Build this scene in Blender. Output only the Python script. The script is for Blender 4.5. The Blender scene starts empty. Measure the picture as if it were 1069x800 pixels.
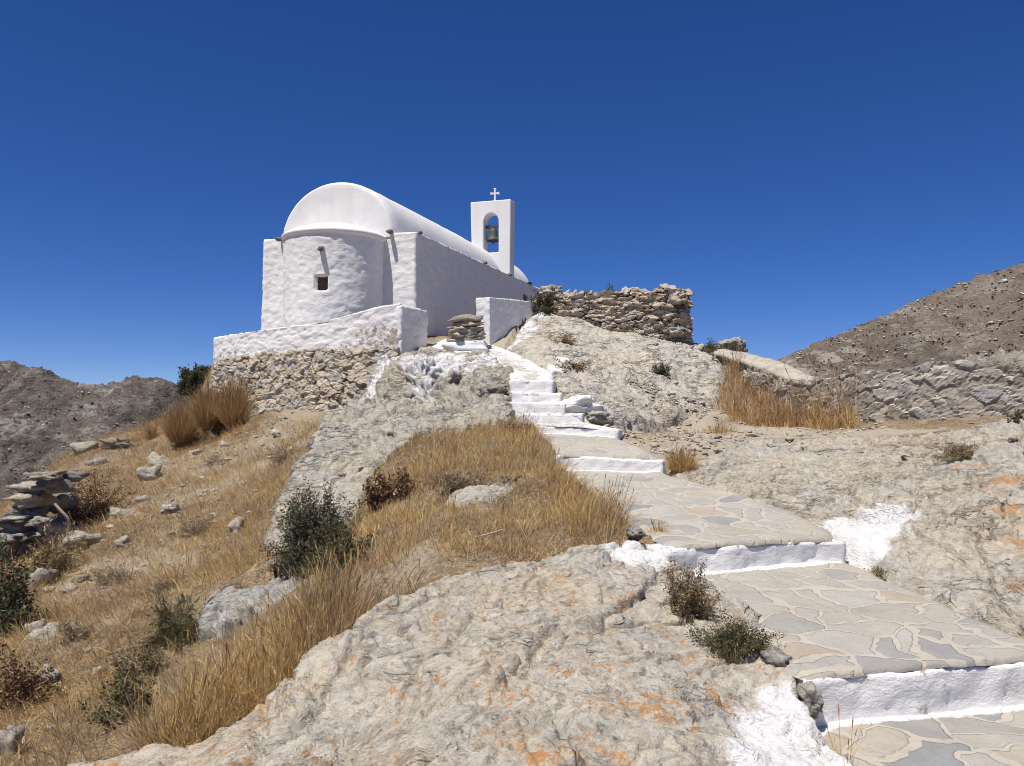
import bpy, bmesh, math, random
import numpy as np
from mathutils import Vector, Matrix
rng = np.random.default_rng(7)
random.seed(7)
R = math.radians
C = bpy.context.scene.collection

# ------------------------------------------------------------------ survey
F_PX, PITCH = 830.0, math.atan(35/830.0)
CP, SP = math.cos(PITCH), math.sin(PITCH)
def P(px, py, d):
    """survey point: bearing read from the photograph plus a distance -> metres"""
    vx = (px-534.5)/F_PX; vz = -(py-400)/F_PX
    y = CP - vz*SP; z = SP + vz*CP
    return np.array([d*vx/y, d, d*z/y])
def pix(V):
    y = CP*V[:,1]+SP*V[:,2]; z = -SP*V[:,1]+CP*V[:,2]
    return np.column_stack([534.5+F_PX*V[:,0]/y, 400-F_PX*z/y])
def PP(l): return np.array([P(*q) for q in l])

# ------------------------------------------------------------------ noise
_G = np.array([(1,1,0),(-1,1,0),(1,-1,0),(-1,-1,0),(1,0,1),(-1,0,1),(1,0,-1),(-1,0,-1),
               (0,1,1),(0,-1,1),(0,1,-1),(0,-1,-1),(1,1,0),(-1,1,0),(0,-1,1),(0,-1,-1)], float)
def _hash(i, j, k, s):
    h = (i.astype(np.int64)*374761393 + j.astype(np.int64)*668265263 + k.astype(np.int64)*2147483647 + s*974711) & 0xffffffff
    h = ((h ^ (h >> 13))*1274126177) & 0xffffffff
    h = ((h ^ (h >> 16))*2246822519) & 0xffffffff
    return h ^ (h >> 15)
def gn(p, s=0):
    f = np.floor(p); i = f.astype(np.int64); q = p-f
    u = q*q*q*(q*(q*6-15)+10); out = 0
    for a in (0,1):
        wa = u[:,0] if a else 1-u[:,0]
        for b in (0,1):
            wb = u[:,1] if b else 1-u[:,1]
            for c in (0,1):
                wc = u[:,2] if c else 1-u[:,2]
                g = _G[_hash(i[:,0]+a, i[:,1]+b, i[:,2]+c, s) & 15]
                out = out + wa*wb*wc*(g[:,0]*(q[:,0]-a)+g[:,1]*(q[:,1]-b)+g[:,2]*(q[:,2]-c))
    return out
def fbm(p, o=4, s=0, gain=.5):
    a = 1; t = 0; p = np.asarray(p, float)
    for k in range(o):
        t = t + a*gn(p*2.03**k + 17.3*k, s+k); a *= gain
    return t
def ridged(p, o=4, s=0):
    a = 1; t = 0
    for k in range(o):
        t = t + a*(1-2*np.abs(gn(p*2.1**k + 9.1*k, s+k))); a *= .5
    return t/1.9
def worley(p, s=0, jit=.9):
    """F1, F2, cell id (0..1)"""
    f = np.floor(p).astype(np.int64); n = len(p)
    d1 = np.full(n, 9.); d2 = np.full(n, 9.); cid = np.zeros(n)
    for a in (-1,0,1):
        for b in (-1,0,1):
            for c in (-1,0,1):
                i = f+np.array([a,b,c])
                h = _hash(i[:,0], i[:,1], i[:,2], s)
                o = np.stack([(h & 1023)/1023., ((h >> 10) & 1023)/1023., ((h >> 20) & 1023)/1023.], 1)
                d = np.sqrt((((i + .5 + jit*(o-.5)) - p)**2).sum(1))
                m = d < d1
                d2 = np.where(m, d1, np.minimum(d2, d))
                cid = np.where(m, ((h >> 5) & 4095)/4095., cid); d1 = np.where(m, d, d1)
    return d1, d2, cid
def facet(p, s=0, jit=.95):
    """broken faces: every cell is a plane with its own tilt and height; also cell edge distance"""
    f = np.floor(p).astype(np.int64); n = len(p)
    d1 = np.full(n, 9.); d2 = np.full(n, 9.); h1 = np.zeros(n, np.int64); rel = np.zeros((n,3))
    for a in (-1,0,1):
        for b in (-1,0,1):
            for c in (-1,0,1):
                i = f+np.array([a,b,c]); h = _hash(i[:,0], i[:,1], i[:,2], s)
                o = np.stack([(h & 1023)/1023., ((h >> 10) & 1023)/1023., ((h >> 20) & 1023)/1023.], 1)
                r = p-(i+.5+jit*(o-.5)); d = np.sqrt((r**2).sum(1)); m = d < d1
                d2 = np.where(m, d1, np.minimum(d2, d)); h1 = np.where(m, h, h1); rel[m] = r[m]; d1 = np.where(m, d, d1)
    q = (h1*2654435761) & 0xffffffff; q = q ^ (q >> 15)
    g = np.stack([(q & 255)/127.5-1, ((q >> 8) & 255)/127.5-1, ((q >> 16) & 255)/127.5-1], 1)
    return (rel*g).sum(1), ((q >> 5) & 1023)/1023., d2-d1
def sstep(a, b, x):
    t = np.clip((x-a)/(b-a), 0, 1); return t*t*(3-2*t)

# ------------------------------------------------------------------ meshes
def tag(o, label=None, cat=None, group=None, kind=None):
    if label: o['label'] = label
    if cat: o['category'] = cat
    if group: o['group'] = group
    if kind: o['kind'] = kind
    return o
def empty(name, loc, label, cat, group=None):
    o = bpy.data.objects.new(name, None); C.objects.link(o); o.location = loc
    o.empty_display_size = .2
    return tag(o, label, cat, group)
def mesh(name, V, F, mat, parent=None, smooth=True, attrs=None, colors=None, origin='base'):
    """V (n,3) world coordinates; F list of (m,3)/(m,4) index arrays"""
    V = np.asarray(V, float)
    F = [np.asarray(f, np.int64) for f in F if len(f)]
    if parent is not None:
        org = np.array(parent['_w']) if '_w' in parent else np.array(parent.location)
    elif origin == 'base':
        org = np.array([(V[:,0].min()+V[:,0].max())/2, (V[:,1].min()+V[:,1].max())/2, V[:,2].min()])
    else:
        org = np.zeros(3)
    me = bpy.data.meshes.new(name)
    me.vertices.add(len(V)); me.vertices.foreach_set('co', (V-org).astype(np.float32).ravel())
    nl = sum(f.size for f in F); npol = sum(len(f) for f in F)
    me.loops.add(nl); me.polygons.add(npol)
    me.loops.foreach_set('vertex_index', np.concatenate([f.ravel() for f in F]).astype(np.int32))
    tot = np.concatenate([np.full(len(f), f.shape[1]) for f in F])
    me.polygons.foreach_set('loop_start', np.concatenate([[0], np.cumsum(tot)[:-1]]).astype(np.int32))
    me.polygons.foreach_set('use_smooth', np.full(npol, bool(smooth)))
    me.update(calc_edges=True)
    for k, v in (attrs or {}).items():
        a = me.attributes.new(k, 'FLOAT', 'POINT'); a.data.foreach_set('value', np.asarray(v, np.float32))
    if colors is not None:
        a = me.color_attributes.new('tint', 'FLOAT_COLOR', 'POINT')
        c4 = np.ones((len(V),4), np.float32); c4[:,:3] = colors; a.data.foreach_set('color', c4.ravel())
    me.validate()
    if mat: me.materials.append(mat)
    o = bpy.data.objects.new(name, me); C.objects.link(o)
    if parent is not None:
        o.parent = parent; o['_w'] = [float(x) for x in org]
    else:
        o.location = org
    return o
def gridfaces(nu, nv, wrap=False):
    i = np.arange(nu-(0 if wrap else 1))[:,None]; j = np.arange(nv-1)[None,:]
    a = (i % nu)*nv + j; b = ((i+1) % nu)*nv + j
    return np.stack([a, b, b+1, a+1], -1).reshape(-1,4)
def weld(V, F, tol=1e-4):
    k = np.round(V/tol).astype(np.int64)
    _, idx, inv = np.unique(k, axis=0, return_index=True, return_inverse=True)
    inv = inv.ravel()
    return V[idx], [inv[f] for f in F]
def vnormals(V, F):
    N = np.zeros_like(V)
    for f in F:
        if f.shape[1] == 4: n = np.cross(V[f[:,2]]-V[f[:,0]], V[f[:,3]]-V[f[:,1]])
        else: n = np.cross(V[f[:,1]]-V[f[:,0]], V[f[:,2]]-V[f[:,0]])
        for c in range(f.shape[1]): np.add.at(N, f[:,c], n)
    return N/np.maximum(np.linalg.norm(N, axis=1, keepdims=True), 1e-12)
def merge(parts):
    V = []; F = []; o = 0
    for v, f in parts:
        V.append(v); F += [np.asarray(q)+o for q in f]; o += len(v)
    return np.concatenate(V), F
def resample(pts, step):
    pts = np.asarray(pts, float)
    s = np.concatenate([[0], np.cumsum(np.linalg.norm(np.diff(pts[:,:2], axis=0), axis=1))])
    n = max(2, int(round(s[-1]/step))+1); t = np.linspace(0, s[-1], n)
    return np.stack([np.interp(t, s, pts[:,k]) for k in range(pts.shape[1])], 1)
def smoothpoly(pts, it=2):
    pts = np.asarray(pts, float)
    for _ in range(it):
        q = [pts[0]]
        for a, b in zip(pts[:-1], pts[1:]): q += [.75*a+.25*b, .25*a+.75*b]
        q.append(pts[-1]); pts = np.array(q)
    return pts
def ribbon_geo(pts, step):
    """wall along a centre line; pts rows = x, y, z_bottom, z_top, half_thickness"""
    c = resample(pts, step)
    t = np.gradient(c[:,:2], axis=0); t /= np.linalg.norm(t, axis=1, keepdims=True)
    nrm = np.stack([t[:,1], -t[:,0]], 1)                       # right-hand side
    n = len(c); nv = max(2, int(np.ceil((c[:,3]-c[:,2]).max()/step))+1)
    nt = max(2, int(np.ceil(2*c[:,4].max()/step))+1)
    v = np.linspace(0, 1, nv)
    def face(off):
        xy = c[:,:2] + nrm*off[:,None]
        z = c[:,2:3] + (c[:,3]-c[:,2])[:,None]*v
        return np.concatenate([np.repeat(xy[:,None,:], nv, 1), z[...,None]], 2).reshape(-1,3)
    parts = [(face(c[:,4]), [gridfaces(n, nv)]), (face(-c[:,4]), [gridfaces(n, nv)[:,::-1]])]
    w = np.linspace(1, -1, nt)
    xy = c[:,None,:2] + nrm[:,None,:]*(c[:,4][:,None]*w)[...,None]
    z = np.repeat(c[:,3][:,None], nt, 1)
    parts.append((np.concatenate([xy, z[...,None]], 2).reshape(-1,3), [gridfaces(n, nt)]))
    for e, flip in ((0, True), (n-1, False)):
        xy = c[e,:2] + nrm[e]*(c[e,4]*w)[:,None]
        z = c[e,2] + (c[e,3]-c[e,2])*v
        g = np.zeros((nt, nv, 3)); g[:,:,:2] = xy[:,None,:]; g[:,:,2] = z[None,:]
        f = gridfaces(nt, nv)
        parts.append((g.reshape(-1,3), [f[:,::-1] if flip else f]))
    V, F = merge(parts)
    return weld(V, F)
def loop_geo(poly, zb, zt, step, cap=True):
    """closed footprint (counter-clockwise) pulled up from zb to zt with a fan cap"""
    poly = np.asarray(poly, float)
    c = resample(np.vstack([poly, poly[:1]]), step)[:-1]
    n = len(c); nv = max(2, int(np.ceil((zt-zb)/step))+1)
    z = np.linspace(zb, zt, nv)
    V = np.concatenate([np.repeat(c[:,None,:], nv, 1), np.repeat(z[None,:,None], n, 0)], 2).reshape(-1,3)
    F = [gridfaces(n, nv, True)]
    if cap:
        V = np.vstack([V, [[c[:,0].mean(), c[:,1].mean(), zt]]]); k = len(V)-1
        top = np.arange(n)*nv + nv-1
        F.append(np.stack([top, np.roll(top, -1), np.full(n, k)], 1))
    return V, F
def lathe_geo(prof, c, n=32):
    """prof rows r, z"""
    prof = np.asarray(prof, float); a = np.linspace(0, 2*np.pi, n, endpoint=False)
    V = np.stack([c[0]+np.cos(a)[:,None]*prof[:,0], c[1]+np.sin(a)[:,None]*prof[:,0],
                  c[2]+np.repeat(prof[None,:,1], n, 0)], -1).reshape(-1,3)
    return V, [gridfaces(n, len(prof), True)]
def box_geo(c, ax, ay, az):
    """box from centre and three half-axis vectors"""
    c, ax, ay, az = map(lambda q: np.asarray(q, float), (c, ax, ay, az))
    V = np.array([c+sx*ax+sy*ay+sz*az for sx in (-1,1) for sy in (-1,1) for sz in (-1,1)])
    F = np.array([(0,1,3,2),(4,6,7,5),(0,4,5,1),(2,3,7,6),(0,2,6,4),(1,5,7,3)])
    return V, [F]
def tube_geo(path, r, n=6):
    path = np.asarray(path, float); r = np.broadcast_to(r, (len(path),))
    t = np.gradient(path, axis=0); t /= np.linalg.norm(t, axis=1, keepdims=True)
    ref = np.array([.3,.9,.2]); a = np.cross(t, ref); a /= np.linalg.norm(a, axis=1, keepdims=True)
    b = np.cross(t, a); th = np.linspace(0, 2*np.pi, n, endpoint=False)
    V = path[:,None,:] + r[:,None,None]*(np.cos(th)[None,:,None]*a[:,None,:] + np.sin(th)[None,:,None]*b[:,None,:])
    m = len(path); i = np.arange(m-1)[:,None]; j = np.arange(n)[None,:]
    f = np.stack([i*n+j, i*n+(j+1) % n, (i+1)*n+(j+1) % n, (i+1)*n+j], -1).reshape(-1,4)
    return V.reshape(-1,3), [f]

# ------------------------------------------------------------------ materials
class NT:
    def __init__(s, name):
        s.m = bpy.data.materials.new(name); s.m.use_nodes = True
        s.t = s.m.node_tree; s.t.nodes.clear()
        s.out = s.n('ShaderNodeOutputMaterial'); s.b = s.n('ShaderNodeBsdfPrincipled')
        s.t.links.new(s.b.outputs[0], s.out.inputs[0])
        s.co = s.n('ShaderNodeTexCoord').outputs['Object']
    def n(s, typ, **k):
        q = s.t.nodes.new(typ)
        for a, v in k.items(): setattr(q, a, v)
        return q
    def put(s, node, sock, v):
        if isinstance(v, bpy.types.NodeSocket): s.t.links.new(v, node.inputs[sock])
        elif v is not None: node.inputs[sock].default_value = v
    def map(s, scale=(1,1,1), rot=(0,0,0), co=None):
        q = s.n('ShaderNodeMapping'); s.put(q, 'Vector', co or s.co)
        q.inputs['Scale'].default_value = scale; q.inputs['Rotation'].default_value = rot
        return q.outputs[0]
    def noise(s, scale, detail=4, rough=.6, dist=0, co=None, out='Fac'):
        q = s.n('ShaderNodeTexNoise'); s.put(q, 'Vector', co or s.co); s.put(q, 'Scale', scale)
        s.put(q, 'Detail', detail); s.put(q, 'Roughness', rough); s.put(q, 'Distortion', dist)
        return q.outputs[out]
    def voro(s, scale, feature='F1', co=None, out='Distance', rand=1, dims='3D'):
        q = s.n('ShaderNodeTexVoronoi', feature=feature, voronoi_dimensions=dims); s.put(q, 'Vector', co or s.co)
        s.put(q, 'Scale', scale); s.put(q, 'Randomness', rand)
        return q.outputs[out]
    def ramp(s, fac, stops):
        q = s.n('ShaderNodeValToRGB'); s.put(q, 'Fac', fac); e = q.color_ramp.elements
        while len(e) < len(stops): e.new(.5)
        for k, (p, c) in enumerate(stops):
            e[k].position = p; e[k].color = (c, c, c, 1) if isinstance(c, (int, float)) else (*c, 1)
        return q.outputs[0]
    def mix(s, fac, a, b, mode='MIX'):
        q = s.n('ShaderNodeMix', data_type='RGBA', blend_type=mode)
        for k, v in ((0, fac), (6, a), (7, b)):
            if isinstance(v, bpy.types.NodeSocket): s.t.links.new(v, q.inputs[k])
            else: q.inputs[k].default_value = v if isinstance(v, (int, float)) else (*v, 1)
        return q.outputs[2]
    def math(s, op, a, b=0., clamp=False):
        q = s.n('ShaderNodeMath', operation=op, use_clamp=clamp); s.put(q, 0, a); s.put(q, 1, b); return q.outputs[0]
    def attr(s, name, out='Fac'):
        q = s.n('ShaderNodeAttribute', attribute_name=name); return q.outputs[out]
    def bump(s, h, dist=.01, strength=1, nrm=None):
        q = s.n('ShaderNodeBump'); s.put(q, 'Height', h); s.put(q, 'Distance', dist); s.put(q, 'Strength', strength)
        if nrm: s.t.links.new(nrm, q.inputs['Normal'])
        return q.outputs[0]
    def fin(s, col, nrm=None, rough=.9, spec=.2):
        s.put(s.b, 'Base Color', col if isinstance(col, bpy.types.NodeSocket) else (*col, 1))
        s.put(s.b, 'Roughness', rough); s.put(s.b, 'Specular IOR Level', spec)
        if nrm: s.t.links.new(nrm, s.b.inputs['Normal'])
        return s.m

WHITE = (.755,.74,.725)
def rock_mat(name, tones=None, lichen=1.0, dark=1.0, scale=1.0, cream=.7, seam=.5):
    m = NT(name)
    ta, tb, tc = tones or ((.48,.45,.395), (.52,.445,.335), (.45,.37,.265))
    warp = m.noise(1.5*scale, 3, .6, out='Color')
    wco = m.n('ShaderNodeVectorMath', operation='MULTIPLY_ADD')
    m.put(wco, 0, warp); wco.inputs[1].default_value = (.35,.35,.35); m.put(wco, 2, m.co); wv = wco.outputs[0]
    c = m.mix(m.ramp(m.noise(1.1*scale, 5, .62), [(.38,0.), (.6,1.)]), ta, tb)
    c = m.mix(m.ramp(m.noise(2.7*scale, 5, .65, co=wv), [(.52,0.), (.68,.8)]), c, tc)
    c = m.mix(m.ramp(m.noise(.75*scale, 5, .6, co=m.map((1,1,1), (.9,.2,.4))), [(.5,0.), (.62,cream)]), c, (.57,.51,.41))
    # foliation streaks
    st = m.noise(5*scale, 6, .7, co=m.map((1,.8,4.2), (.5,.35,.3), wv))
    c = m.mix(m.ramp(st, [(.36,.6), (.5,0.)]), c, m.mix(1., c, (.66,.63,.60), 'MULTIPLY'))
    # cool grey faces, crust of pale and dark lichens, fine pits
    c = m.mix(m.ramp(m.noise(2.1*scale, 6, .72, co=m.map((1,1,1), (.3,.8,.1))), [(.54,0.), (.64,.5)]), c, (.37,.375,.365))
    pal = m.noise(6*scale, 7, .75); c = m.mix(m.ramp(pal, [(.53,0.), (.6,.6)]), c, (.58,.545,.48))
    pt_ = m.noise(13*scale, 7, .78); c = m.mix(m.ramp(pt_, [(.585,0.), (.63,.75*dark)]), c, (.15,.135,.12))
    v2 = m.noise(48, 5, .75); c = m.mix(m.ramp(v2, [(.57,0.), (.68,.5*dark)]), c, (.15,.13,.11))
    c = m.mix(m.ramp(m.noise(95, 3, .6), [(.36,.5), (.47,0.)]), c, (.28,.24,.19))
    cb = m.n('ShaderNodeRGBToBW'); m.put(cb, 0, m.voro(30*scale, 'F1', out='Color', co=m.map((1,.8,2.), (.5,.35,.3), wv)))
    c = m.mix(m.ramp(cb.outputs[0], [(.25,.5), (.45,0.)]), c, m.mix(1., c, (.68,.65,.62), 'MULTIPLY'))
    c = m.mix(m.ramp(cb.outputs[0], [(.6,0.), (.8,.3)]), c, (.56,.53,.47))
    # cracks
    ce = m.voro(1.35*scale, 'DISTANCE_TO_EDGE', co=m.map((1,1.6,3), (.4,.3,.2), wv))
    ck = m.math('MULTIPLY', m.ramp(ce, [(0.,1.), (.012,0.)]), m.ramp(m.noise(1.7*scale, 3), [(.55,0.), (.66,1.)]))
    c = m.mix(m.math('MULTIPLY', ck, .8), c, (.075,.06,.05))
    # dark seams along the foliation
    sn = m.noise(2.6*scale, 5, .62, co=m.map((.7,1.5,3.4), (.45,.55,.7), wv)); sa = m.math('ABSOLUTE', m.math('SUBTRACT', sn, .5))
    sg = m.ramp(m.noise(1.3*scale, 4, .65), [(.46,0.), (.6,1.)])
    sm_ = m.math('MULTIPLY', m.ramp(sa, [(.004,1.), (.016,0.)]), sg); sm2 = m.math('MULTIPLY', m.ramp(sa, [(.0,1.), (.05,0.)]), sg)
    c = m.mix(m.math('MULTIPLY', sm_, min(1., seam*1.2)), c, (.085,.07,.055))
    # orange lichen
    lz = m.math('ADD', m.math('ADD', m.math('MULTIPLY', m.noise(21, 6, .8), .6), m.math('MULTIPLY', m.noise(5, 4, .7), .4)), m.math('MULTIPLY', m.attr('lichen'), .19))
    lm = m.ramp(lz, [(.62,0.), (.66,.78*min(1, lichen))])
    c = m.mix(lm, c, m.mix(m.noise(30, 4, .7), (.38,.125,.02), (.55,.28,.065)))
    rz = m.ramp(m.noise(3.1*scale, 6, .7, co=wv), [(.58,0.), (.72,.5)]); c = m.mix(m.math('MULTIPLY', rz, min(1, lichen)), c, (.42,.27,.15))
    # whitewash brushed on the stone
    pz = m.math('ADD', m.attr('paint'), m.math('MULTIPLY', m.math('SUBTRACT', m.noise(20, 6, .8), .5), .75))
    pm = m.ramp(pz, [(.24,0.), (.42,1.)])
    c = m.mix(pm, c, m.mix(m.ramp(m.noise(7, 5, .7), [(.45,0.), (.7,.5)]), WHITE, (.66,.64,.60)))
    chip = m.n('ShaderNodeRGBToBW'); m.put(chip, 0, m.voro(26*scale, 'F1', out='Color', co=m.map((1,.8,2.2), (.5,.35,.3), wv)))
    chip2 = m.n('ShaderNodeRGBToBW'); m.put(chip2, 0, m.voro(70*scale, 'F1', out='Color', co=m.map((1,.8,1.8), (.5,.35,.3), wv)))
    h = m.math('ADD', m.math('MULTIPLY', m.noise(9*scale, 7, .7, co=wv), .5), m.math('MULTIPLY', st, .7))
    h = m.math('ADD', h, m.math('ADD', m.math('MULTIPLY', chip.outputs[0], .28), m.math('MULTIPLY', chip2.outputs[0], .12)))
    h = m.math('ADD', h, m.math('MULTIPLY', m.noise(45, 5, .7), .22))
    h = m.math('SUBTRACT', h, m.math('ADD', m.math('MULTIPLY', ck, .5), m.math('MULTIPLY', sm2, .9*seam)))
    return m.fin(c, m.bump(h, .048/scale**.5, .92), .92, .15)
def whitewash_mat(name, lump=1.0, dirt=.0, col=WHITE):
    m = NT(name)
    c = m.mix(m.ramp(m.noise(1.3, 5, .65), [(.35,0.), (.75,.5)]), col, tuple(q*.93 for q in col))
    c = m.mix(m.ramp(m.noise(22, 4, .7), [(.62,0.), (.75,.35)]), c, (.66,.645,.62))
    c = m.mix(m.ramp(m.noise(2.2, 6, .7, co=m.map((1.6,1.6,.22))), [(.48,0.), (.68,.5)]), c, (.64,.625,.60))
    if dirt: 
        pz = m.math('ADD', m.math('MULTIPLY', m.attr('bare'), .5), m.noise(9, 6, .72))
        c = m.mix(m.ramp(pz, [(.69,0.), (.76,.9)]), c, m.mix(m.noise(20, 3), (.22,.17,.13), (.42,.35,.27)))
    h = m.math('ADD', m.math('MULTIPLY', m.noise(6, 5, .6, co=m.map((1,1,1.7))), .7), m.math('MULTIPLY', m.noise(30, 4, .6), .25))
    return m.fin(c, m.bump(m.math('ADD', h, m.math('MULTIPLY', m.noise(14, 5, .7, co=m.map((1,1,1.8))), .5)), .022*lump, .7), .85, .25)
def rubble_mat(name, pal, joint=(.16,.125,.09), white=False):
    m = NT(name)
    cid = m.attr('cell')
    c = m.ramp(cid, [(k/(len(pal)-1), q) for k, q in enumerate(pal)])
    c = m.mix(m.ramp(m.noise(6, 6, .7), [(.3,.5), (.55,0.)]), c, m.mix(1., c, (.62,.58,.53), 'MULTIPLY'))
    c = m.mix(m.ramp(m.noise(26, 5, .75), [(.56,0.), (.68,.6)]), c, (.13,.115,.1))
    c = m.mix(m.ramp(m.noise(15, 5, .7), [(.6,0.), (.72,.5)]), c, (.55,.52,.46))
    c = m.mix(m.ramp(m.attr('joint'), [(.35,0.), (.9,.85)]), c, joint)
    h = m.math('ADD', m.noise(18, 6, .68), m.math('MULTIPLY', m.noise(70, 4, .7), .3))
    return m.fin(c, m.bump(h, .03, .8), .92, .15)
def tint_mat(name, transl=.3, rough=.8):
    m = NT(name); col = m.attr('tint', 'Color')
    m.fin(col, None, rough, .15)
    t = m.n('ShaderNodeBsdfTranslucent'); m.put(t, 'Color', col)
    x = m.n('ShaderNodeMixShader'); x.inputs[0].default_value = transl
    m.t.links.new(m.b.outputs[0], x.inputs[1]); m.t.links.new(t.outputs[0], x.inputs[2])
    m.t.links.new(x.outputs[0], m.out.inputs[0])
    return m.m
def plain_mat(name, col, rough=.7, metal=0., sc=20):
    m = NT(name)
    c = m.mix(m.ramp(m.noise(sc, 5, .7), [(.35,0.), (.7,1.)]), col, tuple(q*.6 for q in col))
    m.put(m.b, 'Metallic', metal)
    return m.fin(c, m.bump(m.noise(sc*3, 4), .005, .6), rough, .3)

M = {}
M['boulder'] = rock_mat('boulder_rock', None, 1., 1., 1., .6, .3)
M['cragrock'] = rock_mat('crag_rock', ((.42,.39,.34), (.45,.385,.295), (.34,.275,.21)), .15, 1., 1.3, .1, .9)
M['bank'] = rock_mat('bank_rock', ((.47,.445,.395), (.51,.44,.335), (.45,.37,.27)), .8)
M['ledge'] = rock_mat('ledge_rock', ((.46,.445,.405), (.49,.435,.34), (.40,.34,.26)), .15, 1., 1., .2, .9)
M['pale'] = rock_mat('pale_rock', ((.56,.53,.47), (.59,.53,.43), (.52,.44,.33)), .15, .7, 1., .6, .85)
M['grey'] = rock_mat('grey_rock', ((.43,.44,.44), (.44,.43,.40), (.36,.35,.32)), .1, .7, 1.6)
M['brown'] = rock_mat('brown_rock', ((.25,.22,.19), (.28,.235,.19), (.20,.165,.13)), .1, 1., 1.)
M['dark'] = rock_mat('dark_rock', ((.23,.225,.22), (.27,.25,.22), (.19,.17,.15)), .1, 1., 1.6)
M['tanstone'] = rock_mat('tan_rock', ((.44,.38,.30), (.48,.40,.29), (.38,.3,.2)), .1, .7, 1.6)
M['wash'] = whitewash_mat('whitewash_masonry')
M['smoothwash'] = whitewash_mat('whitewash_plaster', .3)
M['flakewash'] = whitewash_mat('flaking_whitewash', 1.2, 1)
M['rubble'] = rubble_mat('retaining_rubble', [(.46,.39,.29), (.54,.46,.35), (.36,.32,.26), (.56,.50,.40), (.48,.40,.29), (.40,.385,.36), (.58,.52,.43), (.45,.35,.26)], (.20,.155,.11))
M['ruin'] = rubble_mat('ruin_stone', [(.43,.38,.31), (.52,.45,.35), (.37,.33,.28), (.54,.45,.33), (.46,.42,.37), (.48,.36,.27), (.52,.49,.43)], (.12,.095,.07))
M['greywall'] = rubble_mat('lane_wall_stone', [(.29,.26,.22), (.40,.36,.30), (.22,.195,.165), (.45,.40,.335), (.33,.27,.215), (.36,.36,.35), (.48,.43,.36)], (.54,.49,.41))
M['plaster'] = plain_mat('lime_mortar', (.47,.42,.35), .9, 0, 6)
M['grass'] = tint_mat('dry_grass_blades', .35)
M['leaf'] = tint_mat('shrub_leaves', .25, .6)
M['twig'] = plain_mat('dry_twig', (.19,.145,.10), .9)
M['bronze'] = plain_mat('weathered_bronze', (.10,.115,.085), .65, .4)
M['wood'] = plain_mat('old_wood', (.12,.085,.06), .8)
M['spout'] = plain_mat('spout_stone', (.2,.17,.15), .9)
M['recess'] = plain_mat('window_board', (.10,.07,.05), .8)

def ground_mat():
    m = NT('hill_soil')
    c = m.mix(m.ramp(m.noise(.9, 6, .65), [(.35,0.), (.65,1.)]), (.24,.175,.10), (.17,.12,.07))
    c = m.mix(m.ramp(m.noise(3.3, 6, .7), [(.48,0.), (.62,.8)]), c, (.36,.265,.145))
    c = m.mix(m.ramp(m.noise(2.0, 6, .7, co=m.map((1,1,1))), [(.58,0.), (.7,.6)]), c, (.30,.26,.21))
    c = m.mix(m.attr('gravel'), c, m.mix(m.noise(30, 4, .7), (.50,.435,.34), (.40,.335,.25)))
    v = m.voro(38, 'F1', out='Color'); g = m.n('ShaderNodeRGBToBW'); m.put(g, 0, v)
    c = m.mix(m.ramp(g.outputs[0], [(.55,0.), (.75,.45)]), c, (.46,.41,.34))
    c = m.mix(m.ramp(m.noise(60, 4, .7), [(.52,0.), (.68,.6)]), c, (.13,.09,.055))
    h = m.math('ADD', m.math('ADD', m.noise(14, 7, .75), m.noise(4, 5, .65)), m.math('MULTIPLY', m.voro(40), .5))
    return m.fin(c, m.bump(h, .04, .9), .95, .1)
def hill_mat(name, ca, cb, cr, s):
    m = NT(name)
    c = m.mix(m.ramp(m.noise(.006*s, 6, .65), [(.4,0.), (.62,1.)]), ca, cb)
    st = m.noise(.035*s, 9, .72, co=m.map((1,.5,2.2), (.2,.75,.5)))
    big = m.ramp(m.noise(.012*s, 5, .6), [(.42,0.), (.6,1.)])
    c = m.mix(m.math('MULTIPLY', m.ramp(st, [(.5,0.), (.56,.9)]), m.math('ADD', m.math('MULTIPLY', big, .75), .25)), c, cr)
    c = m.mix(m.ramp(m.noise(.02*s, 8, .7, co=m.map((1,1,2), (.5,-.6,.1))), [(.54,0.), (.62,.6)]), c, tuple(q*.5 for q in ca))
    c = m.mix(m.ramp(m.noise(.16*s, 5, .7), [(.55,0.), (.62,.6)]), c, tuple(q*.45 for q in ca))
    c = m.mix(m.ramp(m.noise(.55*s, 4, .7), [(.58,0.), (.66,.6)]), c, tuple(q*1.2 for q in cr))
    h = m.math('ADD', m.noise(.06*s, 8, .7), st)
    return m.fin(c, m.bump(h, 9/s, .9), .95, .1)
M['soil'] = ground_mat()
hb_ = NT('hill_scrub_and_rock'); M['hillbits'] = hb_.fin(hb_.attr('tint', 'Color'), None, .95, .1)
M['hillL'] = hill_mat('far_hill_scrub', (.14,.118,.10), (.185,.155,.13), (.36,.335,.305), 1.)
M['hillR'] = hill_mat('near_hill_scrub', (.22,.175,.14), (.16,.13,.105), (.40,.355,.30), 2.2)

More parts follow.
